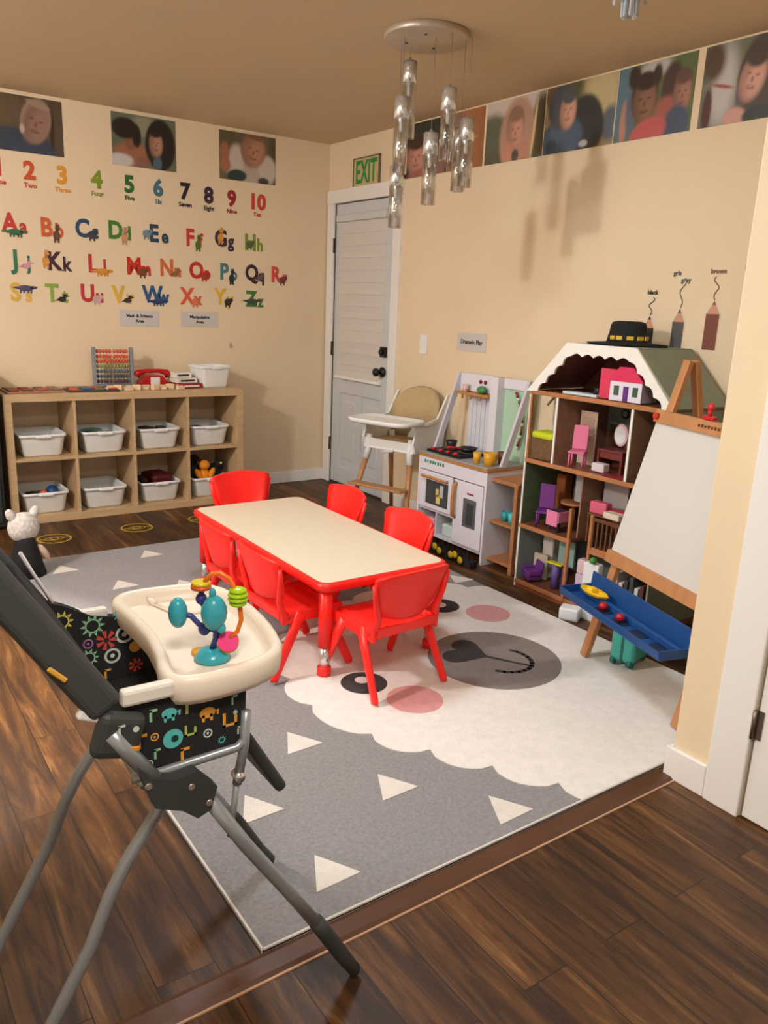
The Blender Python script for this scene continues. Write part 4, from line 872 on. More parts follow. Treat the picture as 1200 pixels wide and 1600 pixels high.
# black and yellow garland on the floor before the kitchen
sf = thing('sunflower_garland', 'black leafy garland with yellow flowers lying under the front of the play kitchen', 'garland', (-0.42, -2.01, 0))
b = B()
random.seed(3)
b.bb(-0.02, 0.03, -0.27, 0.29, 0, 0.035, .004)
for k in range(34):
    y = -0.27+k*0.0165; a = random.uniform(-.5, .5); hgt = random.uniform(.05, .085)
    b.prism([(-0.011, 0.01), (0.011, 0.01), (a*0.03, hgt)], -0.002, 0.002, Matrix(((0, 0, 1, random.uniform(-.022, .02)), (1, 0, 0, y), (0, 1, 0, 0), (0, 0, 0, 1))))
b.link('leaves', P(26, 26, 24, 0.8), sf)
for y, z in ((0.25, .035), (.19, .045), (.10, .03), (0.02, .05), (-0.02, .035), (-0.12, .04), (-.2, .03), (-0.155, .05)):
    b = B(); b.lathe([(0.0001, 0.004), (0.01, 0.006), (0.022, 0.0), (0.018, -0.004), (0.0001, -0.002)], (-0.034, y, z), 10, Matrix.Rotation(-PI/2, 3, 'Y')); b.link('yellow_flower', P(224, 186, 40, 0.7), sf)

# ================================================================== dollhouse
dh = thing('dollhouse', 'large open wooden dollhouse with honey floors, white scalloped gable and green grey roof', 'dollhouse', (-0.21, -2.97, 0))
FX, BX, YL, YR = -0.40, -0.03, -2.58, -3.36
Z0, Z1, Z2, Z3, Z4 = 0.035, 0.325, 0.655, 0.985, 1.205
def wallpaper(name, top, bot, zsplit=None, sc=40):
    return mat(name, top, 0.7, var=0.12, vs=sc)
WPG = mat('wallpaper_green', (124, 138, 126), 0.7, var=0.15, vs=30); WPDG = mat('wallpaper_olive', (88, 104, 76), 0.7, var=0.1, vs=20)
WPT = mat('wallpaper_tan', (156, 118, 94), 0.7, var=0.15, vs=25); WPM = mat('wallpaper_maroon', (126, 72, 58), 0.7, var=0.2, vs=50); WPGR = mat('wallpaper_grey', (124, 134, 128), 0.7, var=0.12, vs=18)
SLT = mat('slate_green_roof', (138, 146, 128), 0.7, var=0.06, vs=12); ATT = mat('attic_brown', (132, 84, 74), 0.75, var=0.12, vs=10); WHP = P(238, 234, 226, 0.45)
# floors
for z, y0, y1 in ((Z0, YL, YR), (Z1, YL, -2.915), (Z1, -3.035, YR), (Z2, YL, YR), (Z3, YL+.0, YR-.0)):
    b = B(); b.bb(FX, BX, y1, y0, z-0.012, z, .001); fl = part(b, 'floor_board', mat('doll_floor', (120, 72, 50), 0.35, var=0.12, vs=14), dh)
    b = B(); b.bb(FX-.006, FX+0.004, y1, y0, z-0.018, z+0.003, .002); b.link('floor_edge', M_HONEY, fl)
b = B(); b.bb(FX, BX, YR, YL, 0.0, Z0-0.012); part(b, 'plinth', mat('plinth_brown', (140, 78, 46), 0.5), dh)
for zz in ((Z0, Z1-.012, YL, -2.90, WPGR), (Z0, Z1-.012, -2.90, YR, WPGR), (Z1, Z2-.012, YL, -2.80, WPT), (Z1, Z2-.012, -2.80, YR, WPM), (Z2, Z3-.012, -2.752, -3.17, WPG), (Z2, Z3-.012, -3.17, YR, WPM)):
    b = B(); b.bb(BX-.008, BX, zz[3], zz[2], zz[0], zz[1]); part(b, 'back_panel', zz[4], dh)
b = B(); b.bb(BX-.010, BX-.008, -3.17, -2.752, Z2, Z2+.15); part(b, 'wainscot', WPT, dh)
b = B(); b.bb(FX, BX, YL-.008, YL, Z0, Z1-.012); part(b, 'side_wall', WPGR, dh)
b = B(); b.bb(FX, BX, YL-.008, YL, Z1, Z2-.012); part(b, 'side_wall', WPDG, dh)
b = B(); b.bb(FX, BX, YR, YR+.008, 0.0, Z3-.012); part(b, 'side_wall', SLT, dh)
for yy in (-2.752, -3.175):
    b = B(); b.bb(FX+.004, BX-.01, yy-.004, yy+.004, Z2, Z3-.012); w_ = part(b, 'room_divider', WPT, dh)
    b = B(); b.bb(FX-.003, FX+.004, yy-.006, yy+.006, Z2+.003, Z3-.018, .001); b.link('white_edge', WHP, w_)
b = B(); b.bb(FX-.004, FX+.006, YL-.006, YL+.004, 0, Z3-.02, .001); part(b, 'corner_strip', WHP, dh)
b = B(); b.bb(FX-.007, FX+.006, YL-.018, YL-.006, Z2+.003, Z3-.02, .001); part(b, 'front_post', M_HONEY, dh)
for xx in (-0.05, -0.23):
    b = B(); b.bb(xx-.008, xx+.008, YL-.016, YL, Z2, Z3-.012, .001); b.box((xx-0.03, YL-.008, Z3-.05), (0.085, 0.008, 0.010), (0, -0.7, 0)); part(b, 'balcony_post', WHP, dh)
for yy in (-2.905, -3.03):
    b = B(); b.bb(FX-.012, FX+.003, yy-.008, yy+.008, Z0-.01, Z1+.15, .002); part(b, 'lift_post', M_HONEY, dh)
b = B(); b.bb(FX-.010, FX+.003, -3.13, -3.03, Z1-.03, Z1-.015, .002); part(b, 'lift_rail', M_HONEY, dh)
# railing of the middle floor
b = B(); b.bb(FX-.010, FX+.0, -3.20, -3.035, Z1+.125, Z1+.14, .002)
for k in range(7): b.bb(FX-.008, FX-.002, -3.195+k*.025, -3.187+k*.025, Z1+.003, Z1+.125)
part(b, 'slatted_railing', mat('brown_railing', (104, 66, 40), 0.5), dh)
b = B(); b.bb(-0.34, -0.10, -2.90, -2.892, Z1, Z2-.012); part(b, 'room_divider', WPT, dh)
# roof
XY = Matrix(((0, 0, 1, 0), (1, 0, 0, 0), (0, 1, 0, 0), (0, 0, 0, 1)))
def slab(y0, z0, y1, z1, name, m, x0=FX, x1=BX, t=0.010):
    L_ = math.hypot(y1-y0, z1-z0); ny, nz = (z1-z0)/L_*t, -(y1-y0)/L_*t
    b = B(); b.prism([(y0, z0), (y1, z1), (y1+ny, z1+nz), (y0+ny, z0+nz)], x0, x1, XY); return part(b, name, m, dh)
slab(-2.575, Z3, -2.79, Z4, 'roof_slope', ATT); slab(-2.79, Z4, -3.16, Z4, 'roof_top', SLT); slab(-3.16, Z4, -3.375, Z3, 'roof_slope', SLT)
b = B(); b.prism([(-2.578, Z3), (-3.37, Z3), (-3.163, Z4-.001), (-2.787, Z4-.001)], BX-.008, BX, XY); part(b, 'attic_back', ATT, dh)
outer = [(-3.39, Z3-.012), (-3.165, Z4+.012), (-2.785, Z4+.012), (-2.56, Z3-.005)]
inner = []
def scal(p, q, n, dpt):
    for i in range(n):
        for k in range(4):
            t = (i+k/4)/n; s_ = math.sin(PI*k/4)*dpt
            dx, dy = q[0]-p[0], q[1]-p[1]; L_ = math.hypot(dx, dy)
            inner.append((p[0]+dx*t-dy/L_*s_, p[1]+dy*t+dx/L_*s_))
scal((-2.63, Z3-.001), (-2.815, Z4-.045), 4, -.014); scal((-2.815, Z4-.045), (-3.135, Z4-.045), 5, -.014); scal((-3.135, Z4-.045), (-3.32, Z3-.001), 4, -.014); inner.append((-3.32, Z3-.001))
b = B(); b.prism(outer+inner, FX-.012, FX-.001, XY); part(b, 'scalloped_gable', WHP, dh)

# things kept in the dollhouse
def dollchair(x, y, z, col, lb, s=1.0, rz=0.0):
    t = thing('doll_chair', lb, 'toy chair', (x, y, z+.0005), rz); m_ = P(*col); 
    b = B(); b.box((0, 0, .055*s), (.06*s, .06*s, .008*s), None, .002); b.link('seat', m_, t)
    b = B(); b.box((.027*s, 0, .105*s), (.007*s, .056*s, .09*s), (0, .1, 0), .006*s); b.link('backrest', m_, t)
    for sx in (-1, 1):
        for sy in (-1, 1):
            b = B(); b.cyl((sx*.025*s, sy*.025*s, 0), (sx*.024*s, sy*.024*s, .052*s), .004*s, n=6); b.link('leg', m_, t)
    return t
dollchair(-0.34, -2.85, Z2+.003, (222, 116, 150), 'pink doll chair with tall back in the upper middle room of the dollhouse', 1.25, .5)
dollchair(-0.335, -2.68, Z1+.003, (112, 48, 128), 'purple doll chair with tall back in the left room of the middle floor', 1.35, .6)
bd = thing('doll_bed', 'lime green cushion on a brown carved doll bed in the upper left room', 'toy bed', (-0.335, -2.66, Z2+.0035))
b = B(); b.box((0, 0, .05), (.10, .13, .10), None, .004); b.link('bed_frame', mat('carved_brown', (110, 80, 50), .6, var=.3, vs=60), bd)
b = B(); b.box((-0.0, 0, .116), (.11, .14, .034), None, .014); b.link('cushion', P(196, 206, 30, .8), bd, False)
dv = thing('doll_vanity', 'dark red doll dressing table with oval mirror in the upper middle room', 'toy table', (-0.25, -3.00, Z2+.0005))
b = B(); b.bb(-.05, .05, -.07, .07, .09, .10, .002); b.bb(-.05, .05, -.07, -.06, 0, .09); b.bb(-.05, .05, .06, .07, 0, .09); b.bb(-.045, .045, -.06, .06, .06, .09); b.link('table', P(110, 46, 40), dv)
b = B(); b.lathe([(.036, 0), (.04, .004), (.036, .008)], (0.02, 0.0, .165), 20, Matrix.Rotation(-PI/2, 3, 'Y') @ Matrix.Diagonal((1.35, 1, 1))); b.link('mirror_frame', P(214, 170, 180), dv)
b = B(); b.lathe([(.030, 0.002), (.030, .010)], (0.02, 0, .165), 20, Matrix.Rotation(-PI/2, 3, 'Y') @ Matrix.Diagonal((1.35, 1, 1))); b.link('mirror', P(220, 224, 226, .1), dv)
small('doll_stool', 'white doll stool in front of the dressing table', 'toy stool', (-0.335, -2.985, Z2+.0035), (.045, .07, .04), (220, 206, 206), 'box')
small('doll_rug', 'crimson patterned doll rug on the upper floor near the front', 'toy rug', (-0.36, -3.09, Z2+.0035), (.06, .13, .003), (150, 40, 52), 'box')
small('doll_curtain', 'crimson folded doll curtain at the right of the upper middle room', 'toy curtain', (-0.34, -3.155, Z2+.003), (.02, .02, .2), (176, 30, 50), 'box')
t = thing('doll_door', 'pale beige doll door standing at the back of the upper middle room', 'toy door', (-0.24, -2.815, Z2+.0005)); b = B(); b.bb(-.006, 0.0, -.05, .05, 0, .25, .001); b.link('leaf', P(206, 180, 158), t); b = B(); b.bb(-.009, -.005, -.035, .035, .15, .22, .001); b.link('upper_panel', P(190, 160, 140), t)
t = thing('doll_wall_clock', 'dark round doll clock on the green wallpaper', 'toy clock', (-0.0405, -2.86, Z2+.235)); b = B(); b.cyl((-.004, 0, 0), (0.0, 0, 0), .024, n=20); b.link('rim', P(40, 40, 46), t); b = B(); b.cyl((-.006, 0, 0), (-.003, 0, 0), .015, n=16); b.link('clock_face', P(120, 126, 126), t)
t = thing('doll_table', 'pink draped doll table beside the purple chair on the middle floor', 'toy table', (-0.34, -2.775, Z1+.0035)); b = B(); b.bb(-.04, .04, -.035, .035, .09, .10, .002); b.link('tabletop', P(60, 50, 60), t); b = B(); b.bb(-.044, -.04, -.03, .04, .03, .102); b.bb(-.044, .03, -.039, -.035, .05, .102); b.link('cloth', P(228, 130, 168), t); b = B(); b.bb(-.006, .006, -.006, .006, 0, .09); b.bb(-.03, .03, -.02, .02, 0, .006); b.link('pedestal', P(60, 50, 60), t)
t = thing('doll_dining_table', 'round orange wood doll table behind the pink table', 'toy table', (-0.225, -2.76, Z1+.0005)); b = B(); b.cyl((0, 0, .12), (0, 0, .13), .065, n=24); b.link('tabletop', M_HONEY, t); b = B(); b.cyl((0, 0, 0), (0, 0, .12), .012, n=10); b.link('pedestal', M_HONEY, t)
for i, (x, y, z, d, c, lb) in enumerate([(-.32, -3.00, Z1+.1, (.05, .09, .055), (214, 96, 124), 'pink toy chest lying on the middle floor ledge'), (-.30, -3.09, Z1+.1, (.05, .08, .03), (206, 50, 84), 'crimson doll cushion right of the pink chest')]):
    small('doll_chest', lb, 'toy', (x, y, Z1+.1405), d, c, 'box', (0, 0, .1))
t = thing('doll_shelf', 'brown doll sideboard carrying small pink toys on the middle floor', 'toy shelf', (-.30, -3.04, Z1+.0005)); b = B(); b.bb(-.05, .05, -.12, .09, .13, .14, .002); b.link('shelf_top', mat('brown_railing', (104, 66, 40)), t)
for y in (-.115, .08):
    b = B(); b.bb(-.045, .045, y, y+.01, 0.0, .13); b.link('side_panel', mat('brown_railing', (104, 66, 40)), t)
small('doll_roll', 'cream rolled doll blanket at the front of the middle floor', 'toy', (-.345, -3.10, Z1+.1405), (.05, .09, .028), (226, 210, 184), 'box', (0, 0, -.05))
small('doll_picture', 'silver grey doll window panel in the middle floor back', 'toy', (-.25, -2.835, Z1+.145), (.012, .10, .16), (170, 172, 174), 'box')
small('doll_picture', 'pale grey doll board to the right in the middle floor back', 'toy', (-.20, -2.985, Z1+.142), (.012, .14, .15), (186, 180, 176), 'box')
small('doll_wardrobe', 'tall orange brown doll wardrobe at the back of the middle floor', 'toy wardrobe', (-.16, -2.63, Z1+.0005), (.06, .06, .24), (150, 86, 46), 'box')
small('toy_figure', 'yellow toy giraffe piece on the middle floor', 'toy', (-.28, -3.18, Z1+.0005), (.03, .035, .2), (214, 170, 90), 'box', (0, 0, .3))
small('toy_figure', 'green toy leaf piece on the middle floor', 'toy', (-.25, -3.24, Z1+.0005), (.04, .04, .23), (80, 110, 70), 'ball')
small('toy_block', 'blue block leaning by the easel on the middle floor', 'toy', (-.36, -3.23, Z1+.11), (.04, .035, .04), (34, 60, 130), 'box', (0.2, 0, .3))
small('toy_block', 'red block below the blue one on the middle floor', 'toy', (-.36, -3.235, Z1+.055), (.035, .035, .05), (204, 50, 36), 'box', (0, 0, .1))
small('toy_block', 'dark block at the bottom of the block stack on the middle floor', 'toy', (-.36, -3.23, Z1+.0035), (.04, .04, .05), (50, 46, 50), 'box', (0, 0, .1))
# ground floor
t = thing('doll_armchair', 'purple doll armchair in the ground floor left corner', 'toy chair', (-.35, -2.645, Z0+.0035), -.4); b = B(); b.box((0, 0, .03), (.075, .08, .045), None, .008); b.link('seat', P(104, 48, 124), t); b = B(); b.box((.035, 0, .06), (.014, .08, .08), (0, .15, 0), .006); b.link('backrest', P(104, 48, 124), t)
for sy in (-1, 1):
    b = B(); b.box((0, sy*.042, .05), (.07, .012, .03), None, .005); b.link('armrest', P(104, 48, 124), t)
small('doll_bed', 'cream doll bed board leaning in the ground floor left room', 'toy bed', (-.285, -2.64, Z0+.0005), (.02, .08, .13), (196, 182, 160), 'box', (0, 0, .2))
small('doll_wardrobe', 'white doll wardrobe at the back of the ground floor', 'toy wardrobe', (-.22, -2.635, Z0+.0005), (.05, .07, .22), (222, 216, 206), 'box')
small('doll_picture', 'mint green doll panel at the back of the ground floor', 'toy', (-.25, -2.77, Z0+.10), (.012, .10, .13), (150, 190, 180), 'box')
t = thing('doll_lamp', 'yellow topped doll table with purple leg on the ground floor', 'toy table', (-.335, -2.785, Z0+.0035)); b = B(); b.box((0, 0, .125), (.05, .09, .008), (0, .1, .1), .003); b.link('top', P(226, 206, 40), t); b = B(); b.cyl((0, -.0, 0), (0, 0, .12), .02, .022, 12); b.link('stem', P(96, 80, 140), t)
small('doll_vase', 'tall dark purple doll cabinet right of the yellow topped table', 'toy', (-.34, -2.85, Z0+.0035), (.03, .03, .12), (70, 50, 90), 'box')
small('doll_case', 'lilac doll box between the lift posts', 'toy', (-.345, -2.97, Z0+.0035), (.05, .07, .13), (208, 190, 210), 'box')
small('doll_figure_box', 'pink and white doll carton on top of the lilac box', 'toy', (-.345, -2.97, Z0+.134), (.045, .065, .07), (222, 190, 196), 'box', (0, 0, .1))
small('toy_bowl', 'small dark red toy bowl between the lift posts', 'toy', (-.39, -2.955, Z0+.0035), (.035, .035, .03), (140, 26, 36), 'cup')
small('white_carton', 'white folded carton standing right of the lift post', 'box', (-.43, -3.085, 0.0), (.04, .08, .27), (232, 234, 236), 'box', (0, 0, .1))
small('white_carton', 'small crumpled white carton on the floor before the dollhouse', 'box', (-.50, -3.04, 0.0), (.07, .09, .06), (232, 234, 236), 'box', (0, 0, .5))
bc = [(150, 130, 160), (214, 160, 60), (186, 190, 186), (222, 206, 196), (60, 58, 56), (70, 76, 70), (206, 206, 204), (90, 50, 40)]
for i, c in enumerate(bc):
    t = small('toy_book', ['lilac spined book, leftmost of the row', 'yellow spined book', 'pale grey spined book', 'pinkish white spined book', 'black spined book', 'dark green grey spined book', 'light grey spined book', 'dark red brown spined book, rightmost'][i]+' on the dollhouse ground floor behind the easel', 'book', (-.33, -3.125-i*0.028, Z0+.0035), (.12, .02, .17+.02*(i % 3)), c, 'box', group='books on the dollhouse ground floor')
small('toy_ball', 'small green toy ball at the lower left corner of the whiteboard', 'toy', (-.455, -3.10, .272), (.032, .032, .032), (60, 140, 50), 'ball')
# attic
hs = thing('toy_house', 'small pink roofed white toy house in the dollhouse attic', 'toy house', (-.315, -3.095, Z3+.0035), 0.05)
b = B(); b.bb(-.06, .06, -.085, .075, 0, .085, .002); b.link('walls', P(226, 220, 232), hs)
b = B(); b.prism([(-.095, .085), (.085, .085), (.03, .145), (-.04, .145)], -.065, .065, XY); b.link('roof', P(214, 40, 90), hs)
for y in (-.055, .04):
    b = B(); b.bb(-.064, -.058, y-.012, y+.012, .025, .065, .001); b.link('window', P(60, 90, 60), hs)
b = B(); b.bb(-.064, -.058, -.02, .004, 0.002, .065, .001); b.link('door', P(96, 40, 130), hs)
t = small('toy_house_wall', 'open crimson side wall hinged left of the toy house', 'toy', (-.345, -2.985, Z3+.0035), (.008, .075, .13), (214, 40, 80), 'box', (0, 0, .25))
small('doll_blanket', 'pale blue doll blanket at the front of the attic floor', 'toy', (-.36, -2.86, Z3+.0035), (.05, .19, .012), (206, 216, 222), 'box', (0, 0, .05))
small('doll_hat', 'tiny black doll hat on the attic floor', 'toy', (-.34, -2.93, Z3+.0160), (.04, .04, .03), (24, 24, 24), 'cyl')
# hat on the roof
ht = thing('black_hat', 'black bucket shaped felt hat with yellow buckle marks lying on top of the dollhouse roof', 'hat', (-.2, -2.945, Z4+.0125), 0.3)
b = B(); b.lathe([(.0001, 0), (.155, .0), (.16, .006), (.085, .012), (.076, .02), (.070, .082), (.064, .098), (.045, .104), (.0001, .101)], n=36, T=Matrix.Diagonal((.85, 1.15, 1))); b.link('felt_body', P(26, 28, 26, .9), ht, True)
b = B(); b.lathe([(.0775, .018), (.079, .019), (.0765, .044), (.075, .044)], n=36, T=Matrix.Diagonal((.85, 1.15, 1))); hb = b.link('band', P(34, 36, 34, .8), ht, True)
for a in (2.6, 3.0, 3.55, 4.1, 4.6):
    b = B(); b.box((.0785*math.cos(a)*.85, .0785*math.sin(a)*1.15, .031), (.006, .030, .017), (0, 0, a), .002); b.link('yellow_buckle', P(222, 180, 50), ht)

# ================================================================== easel
ez = thing('easel', 'wooden children easel with white board and blue tray in front of the dollhouse', 'easel', (-.8655, -3.646, 0), math.atan2(-.9526, -.3042))
K = .26
def yb(z): return K*z
def bar(b, p, q, w, d, name=None):
    p = Vector(p); q = Vector(q); L_ = (q-p).length; dr = (q-p).normalized(); 
    yv = Vector((0, 1, 0)); xv = yv.cross(dr).normalized(); yv = dr.cross(xv)
    T = Matrix((xv, yv, dr)).transposed().to_4x4(); T.translation = (p+q)/2
    r = bmesh.ops.create_cube(b.bm, size=1.0)
    for v in r['verts']: v.co = Vector((v.co.x*w, v.co.y*d, v.co.z*L_))
    return b._fin(r['verts'], T, min(w, d)*.12, 2)
for sx in (-1, 1):
    b = B(); bar(b, (sx*.29, 0, .017), (sx*.29, yb(1.19), 1.19), .04, .022); b.link('front_leg', M_PINE, ez)
    b = B(); bar(b, (sx*.29, .62, .006), (sx*.29, .335, 1.19), .04, .022); b.link('rear_leg', M_PINE, ez)
b = B(); b.box((0, .40, .70), (.55, .02, .04), None, .004); b.link('top_bar', M_PINE, ez)
def board(zs, hw, y0, y1, name, m):
    b = B(); rings = []
    vs = []
    for z, h in zip(zs, hw):
        vs.append([Vector((-h, yb(z)+y0, z)), Vector((h, yb(z)+y0, z)), Vector((h, yb(z)+y1, z)), Vector((-h, yb(z)+y1, z))])
    b.ring_loft(vs); return b.link(name, m, ez)
for f in (board((.43, .965), (.335, .335), -.016, -.010, 'white_board', P(212, 209, 203, .22)),):
    for p in f.data.polygons: p.use_smooth = False
for f in (board((.955, 1.0), (.338, .338), -.030, -.012, 'top_rail', M_PINE), board((.40, .445), (.342, .342), -.030, -.012, 'bottom_rail', M_PINE)):
    for p in f.data.polygons: p.use_smooth = False
b = B()
for k in range(9): b.box((-.08+k*.017, yb(.978)-.0308, .978), (.011, .001, .010+.004*(k % 2)))
b.link('rail_marking', P(96, 56, 34), ez)
b = B(); b.cyl((-.32, yb(.978)-.045, .978), (-.32, yb(.978)-.03, .978), .012, n=14); b.link('wing_knob', P(206, 50, 36), ez)
# blue tray, cup holes imitated by dark discs
MB = P(28, 74, 134, .4)
b = B()
def tp(x, y, z): return Vector((x, y, z))
zf, zbk, yf, ybk = .298, .352, -.125, .012
b.box((0, (yf+ybk)/2, .285), (.62, ybk-yf, .006), None, .002)
b.box((0, yf, .300), (.63, .006, .030), (.25, 0, 0), .002); b.box((0, ybk, .325), (.63, .006, .085), (-.1, 0, 0), .002)
for sx in (-1, 1): b.box((sx*.312, (yf+ybk)/2, .30), (.006, ybk-yf, .034), None, .002)
b.box((0, (yf+ybk)/2+.02, .300), (.62, .018, .024), None, .003)
tr = b.link('tray', MB, ez)
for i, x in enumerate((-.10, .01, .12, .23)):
    b = B(); b.cyl((x, -.065, .288), (x, -.065, .2905), .036, n=20); b.link('cup_shade_disc', P(16, 34, 66, .5), tr)  # flat discs; the shade inside cup holes is put into their colour
wz = Matrix.Translation(ez.location) @ Matrix.Rotation(ez.rotation_euler.z, 4, 'Z')
def onez(x, y, z): return tuple(wz @ Vector((x, y, z)))
t = thing('toy_boat', 'yellow plastic toy boat lying in the blue easel tray', 'toy', onez(-.20, -.05, .3125), math.atan2(-.9526, -.3042)+.15)
b = B(); b.ring_loft([[Vector((x*k, y*k, z)) for x, y in ((-.075, 0), (-.05, -.022), (0, -.03), (.05, -.022), (.085, 0), (.05, .022), (0, .03), (-.05, .022))] for k, z in ((.7, 0), (1, .018), (.9, .02), (.6, .010))]); b.link('hull', P(236, 186, 24, .35), t)
b = B(); b.box((-.01, 0, .018), (.03, .03, .02), None, .005); b.link('cabin', P(240, 196, 40, .35), t)
for i, (x, lb) in enumerate(((-.10, 'small dark red ball in the first cup of the easel tray'), (.01, 'small dark red ball in the second cup of the easel tray'))):
    b = B(); b.ell((0, 0, .016), (.017, .017, .016), n=14); tag(b.link('red_ball', P(176, 26, 30, .3), None, loc=onez(x, -.07, .291)), lb, 'ball')
t = thing('red_clamp', 'red plastic toy stamp sitting on the top rail of the easel', 'toy', onez(-.05, yb(1.0)-.021, 1.0005), math.atan2(-.9526, -.3042))
b = B(); b.box((0, 0, .008), (.06, .02, .014), None, .003); b.link('base', P(208, 40, 44, .3), t); b = B(); b.cyl((0, 0, .015), (0, 0, .04), .008, n=10); b.ell((0, 0, .045), (.016, .012, .016)); b.link('grip', P(208, 40, 44, .3), t)

# teal rolling case and the toy at the far right
cs = thing('rolling_case', 'teal green toy suitcase on wheels standing behind the easel tray', 'suitcase', (-.69, -3.50, 0.0145), math.radians(14))
MT = P(70, 176, 164, .35)
b = B(); b.box((0.03, 0, .125), (.15, .10, .215), None, .02, 3); b.link('shell', MT, cs)
b = B(); b.box((.03, 0, .125), (.156, .012, .221), None, .004); b.link('zip_band', P(36, 110, 104, .4), cs)
for sx in (-.03, .085):
    for sy in (-.035, .035):
        b = B(); b.cyl((sx, sy-.008, .02), (sx, sy+.008, .02), .0195, n=16); b.link('wheel', P(34, 120, 116, .4), cs)
t = thing('toy_rocket', 'white toy with dark red dot at the right edge beside the column', 'toy', (-.46, -3.80, .0), .3)
b = B(); b.ell((0, 0, .035), (.07, .09, .035)); b.link('body', P(222, 222, 230, .3), t, True); b = B(); b.ell((-.055, .0, .055), (.014, .014, .010)); b.link('dot', P(170, 24, 34, .3), t, True)

# ================================================================== white high chair with wooden legs
hc = thing('wooden_leg_high_chair', 'white high chair with beige cushion and wooden legs beside the exterior door', 'high chair', (-.28, -1.40, 0), PI/2+.32)
for sx in (-1, 1):
    for sy, y0, y1 in ((1, .245, .13), (-1, -.235, -.11)):
        b = B(); b.tube([(sx*.225, y0, .018), (sx*.16, y1, .47)], .014, 12, radii=[.012, .017]); lg = b.link('leg', M_PINE, hc, True)
        b = B(); b.tube([(sx*.165, y1+(y0-y1)*.10, .43), (sx*.15, y1*.98, .52), (sx*.155, y1*.95, .58)], .02, 12, radii=[.021, .022, .018]); b.link('leg_socket', M_WHITE, lg, True)
b = B(); b.box((0, .235, .29), (.40, .085, .014), None, .005); b.link('footrest', M_PINE, hc)
b = B()   # bucket seat
def bucket(zs):
    R = []
    for z, w, dpt, cy in zs: R.append([Vector((w*math.cos(a)*(1 if True else 1), cy+dpt*math.sin(a), z)) for a in [2*PI*k/28 for k in range(28)]])
    return R
b = B()
for sx in (-1, 1):
    b.prism([(-.16, .50), (.13, .50), (.15, .56), (.12, .66), (-.10, .69), (-.20, .83), (-.215, .83)], sx*.185-.006, sx*.185+.006, XY)
b.box((0, -.195, .60), (.37, .012, .20), (.16, 0, 0), .004); b.box((0, -.01, .505), (.37, .31, .014), None, .005); b.box((0, .135, .535), (.36, .012, .05), None, .004)
b.link('seat_shell', M_WHITE, hc)
MBG = mat('beige_fabric', (190, 164, 122), .85, var=.05, vs=20, bump=.3, bs=300)
b = B(); rings = []
for k in range(15):
    a = PI*k/14; x = -.175*math.cos(a); yy = -.215+.075*abs(math.cos(a))**2.2; tp_z = .70+.165*math.sin(a)**.7
    rings.append([Vector((x, yy+.02, .53)), Vector((x, yy+.02, tp_z-.01)), Vector((x, yy-.005, tp_z)), Vector((x, yy-.022, tp_z-.02)), Vector((x, yy-.01, .53))])
b.ring_loft(rings); b.link('back_cushion', MBG, hc); b = B(); b.box((0, -.01, .53), (.33, .28, .035), None, .015, 3); b.link('seat_cushion', MBG, hc)
b = B(); b.ring_loft([[Vector((x, y+.17, z)) for x, y in rrect(.44+g, .27+g, .08)] for g, z in ((-.03, .665), (0, .672), (.006, .694), (-.012, .696), (-.03, .680))]); b.link('tray', M_WHITE, hc)
b = B(); b.tube([(-.185, -.1, .67), (-.2, .05, .665), (-.17, .2, .668)], .010, 8); b.tube([(.185, -.1, .67), (.2, .05, .665), (.17, .2, .668)], .010, 8); b.link('tray_arms', M_WHITE, hc)
b = B(); b.tube([(-.06, .12, .53), (-.04, .145, .50), (.03, .15, .485), (.06, .12, .53)], .008, 8); b.link('harness_strap', P(206, 204, 200, .7), hc)

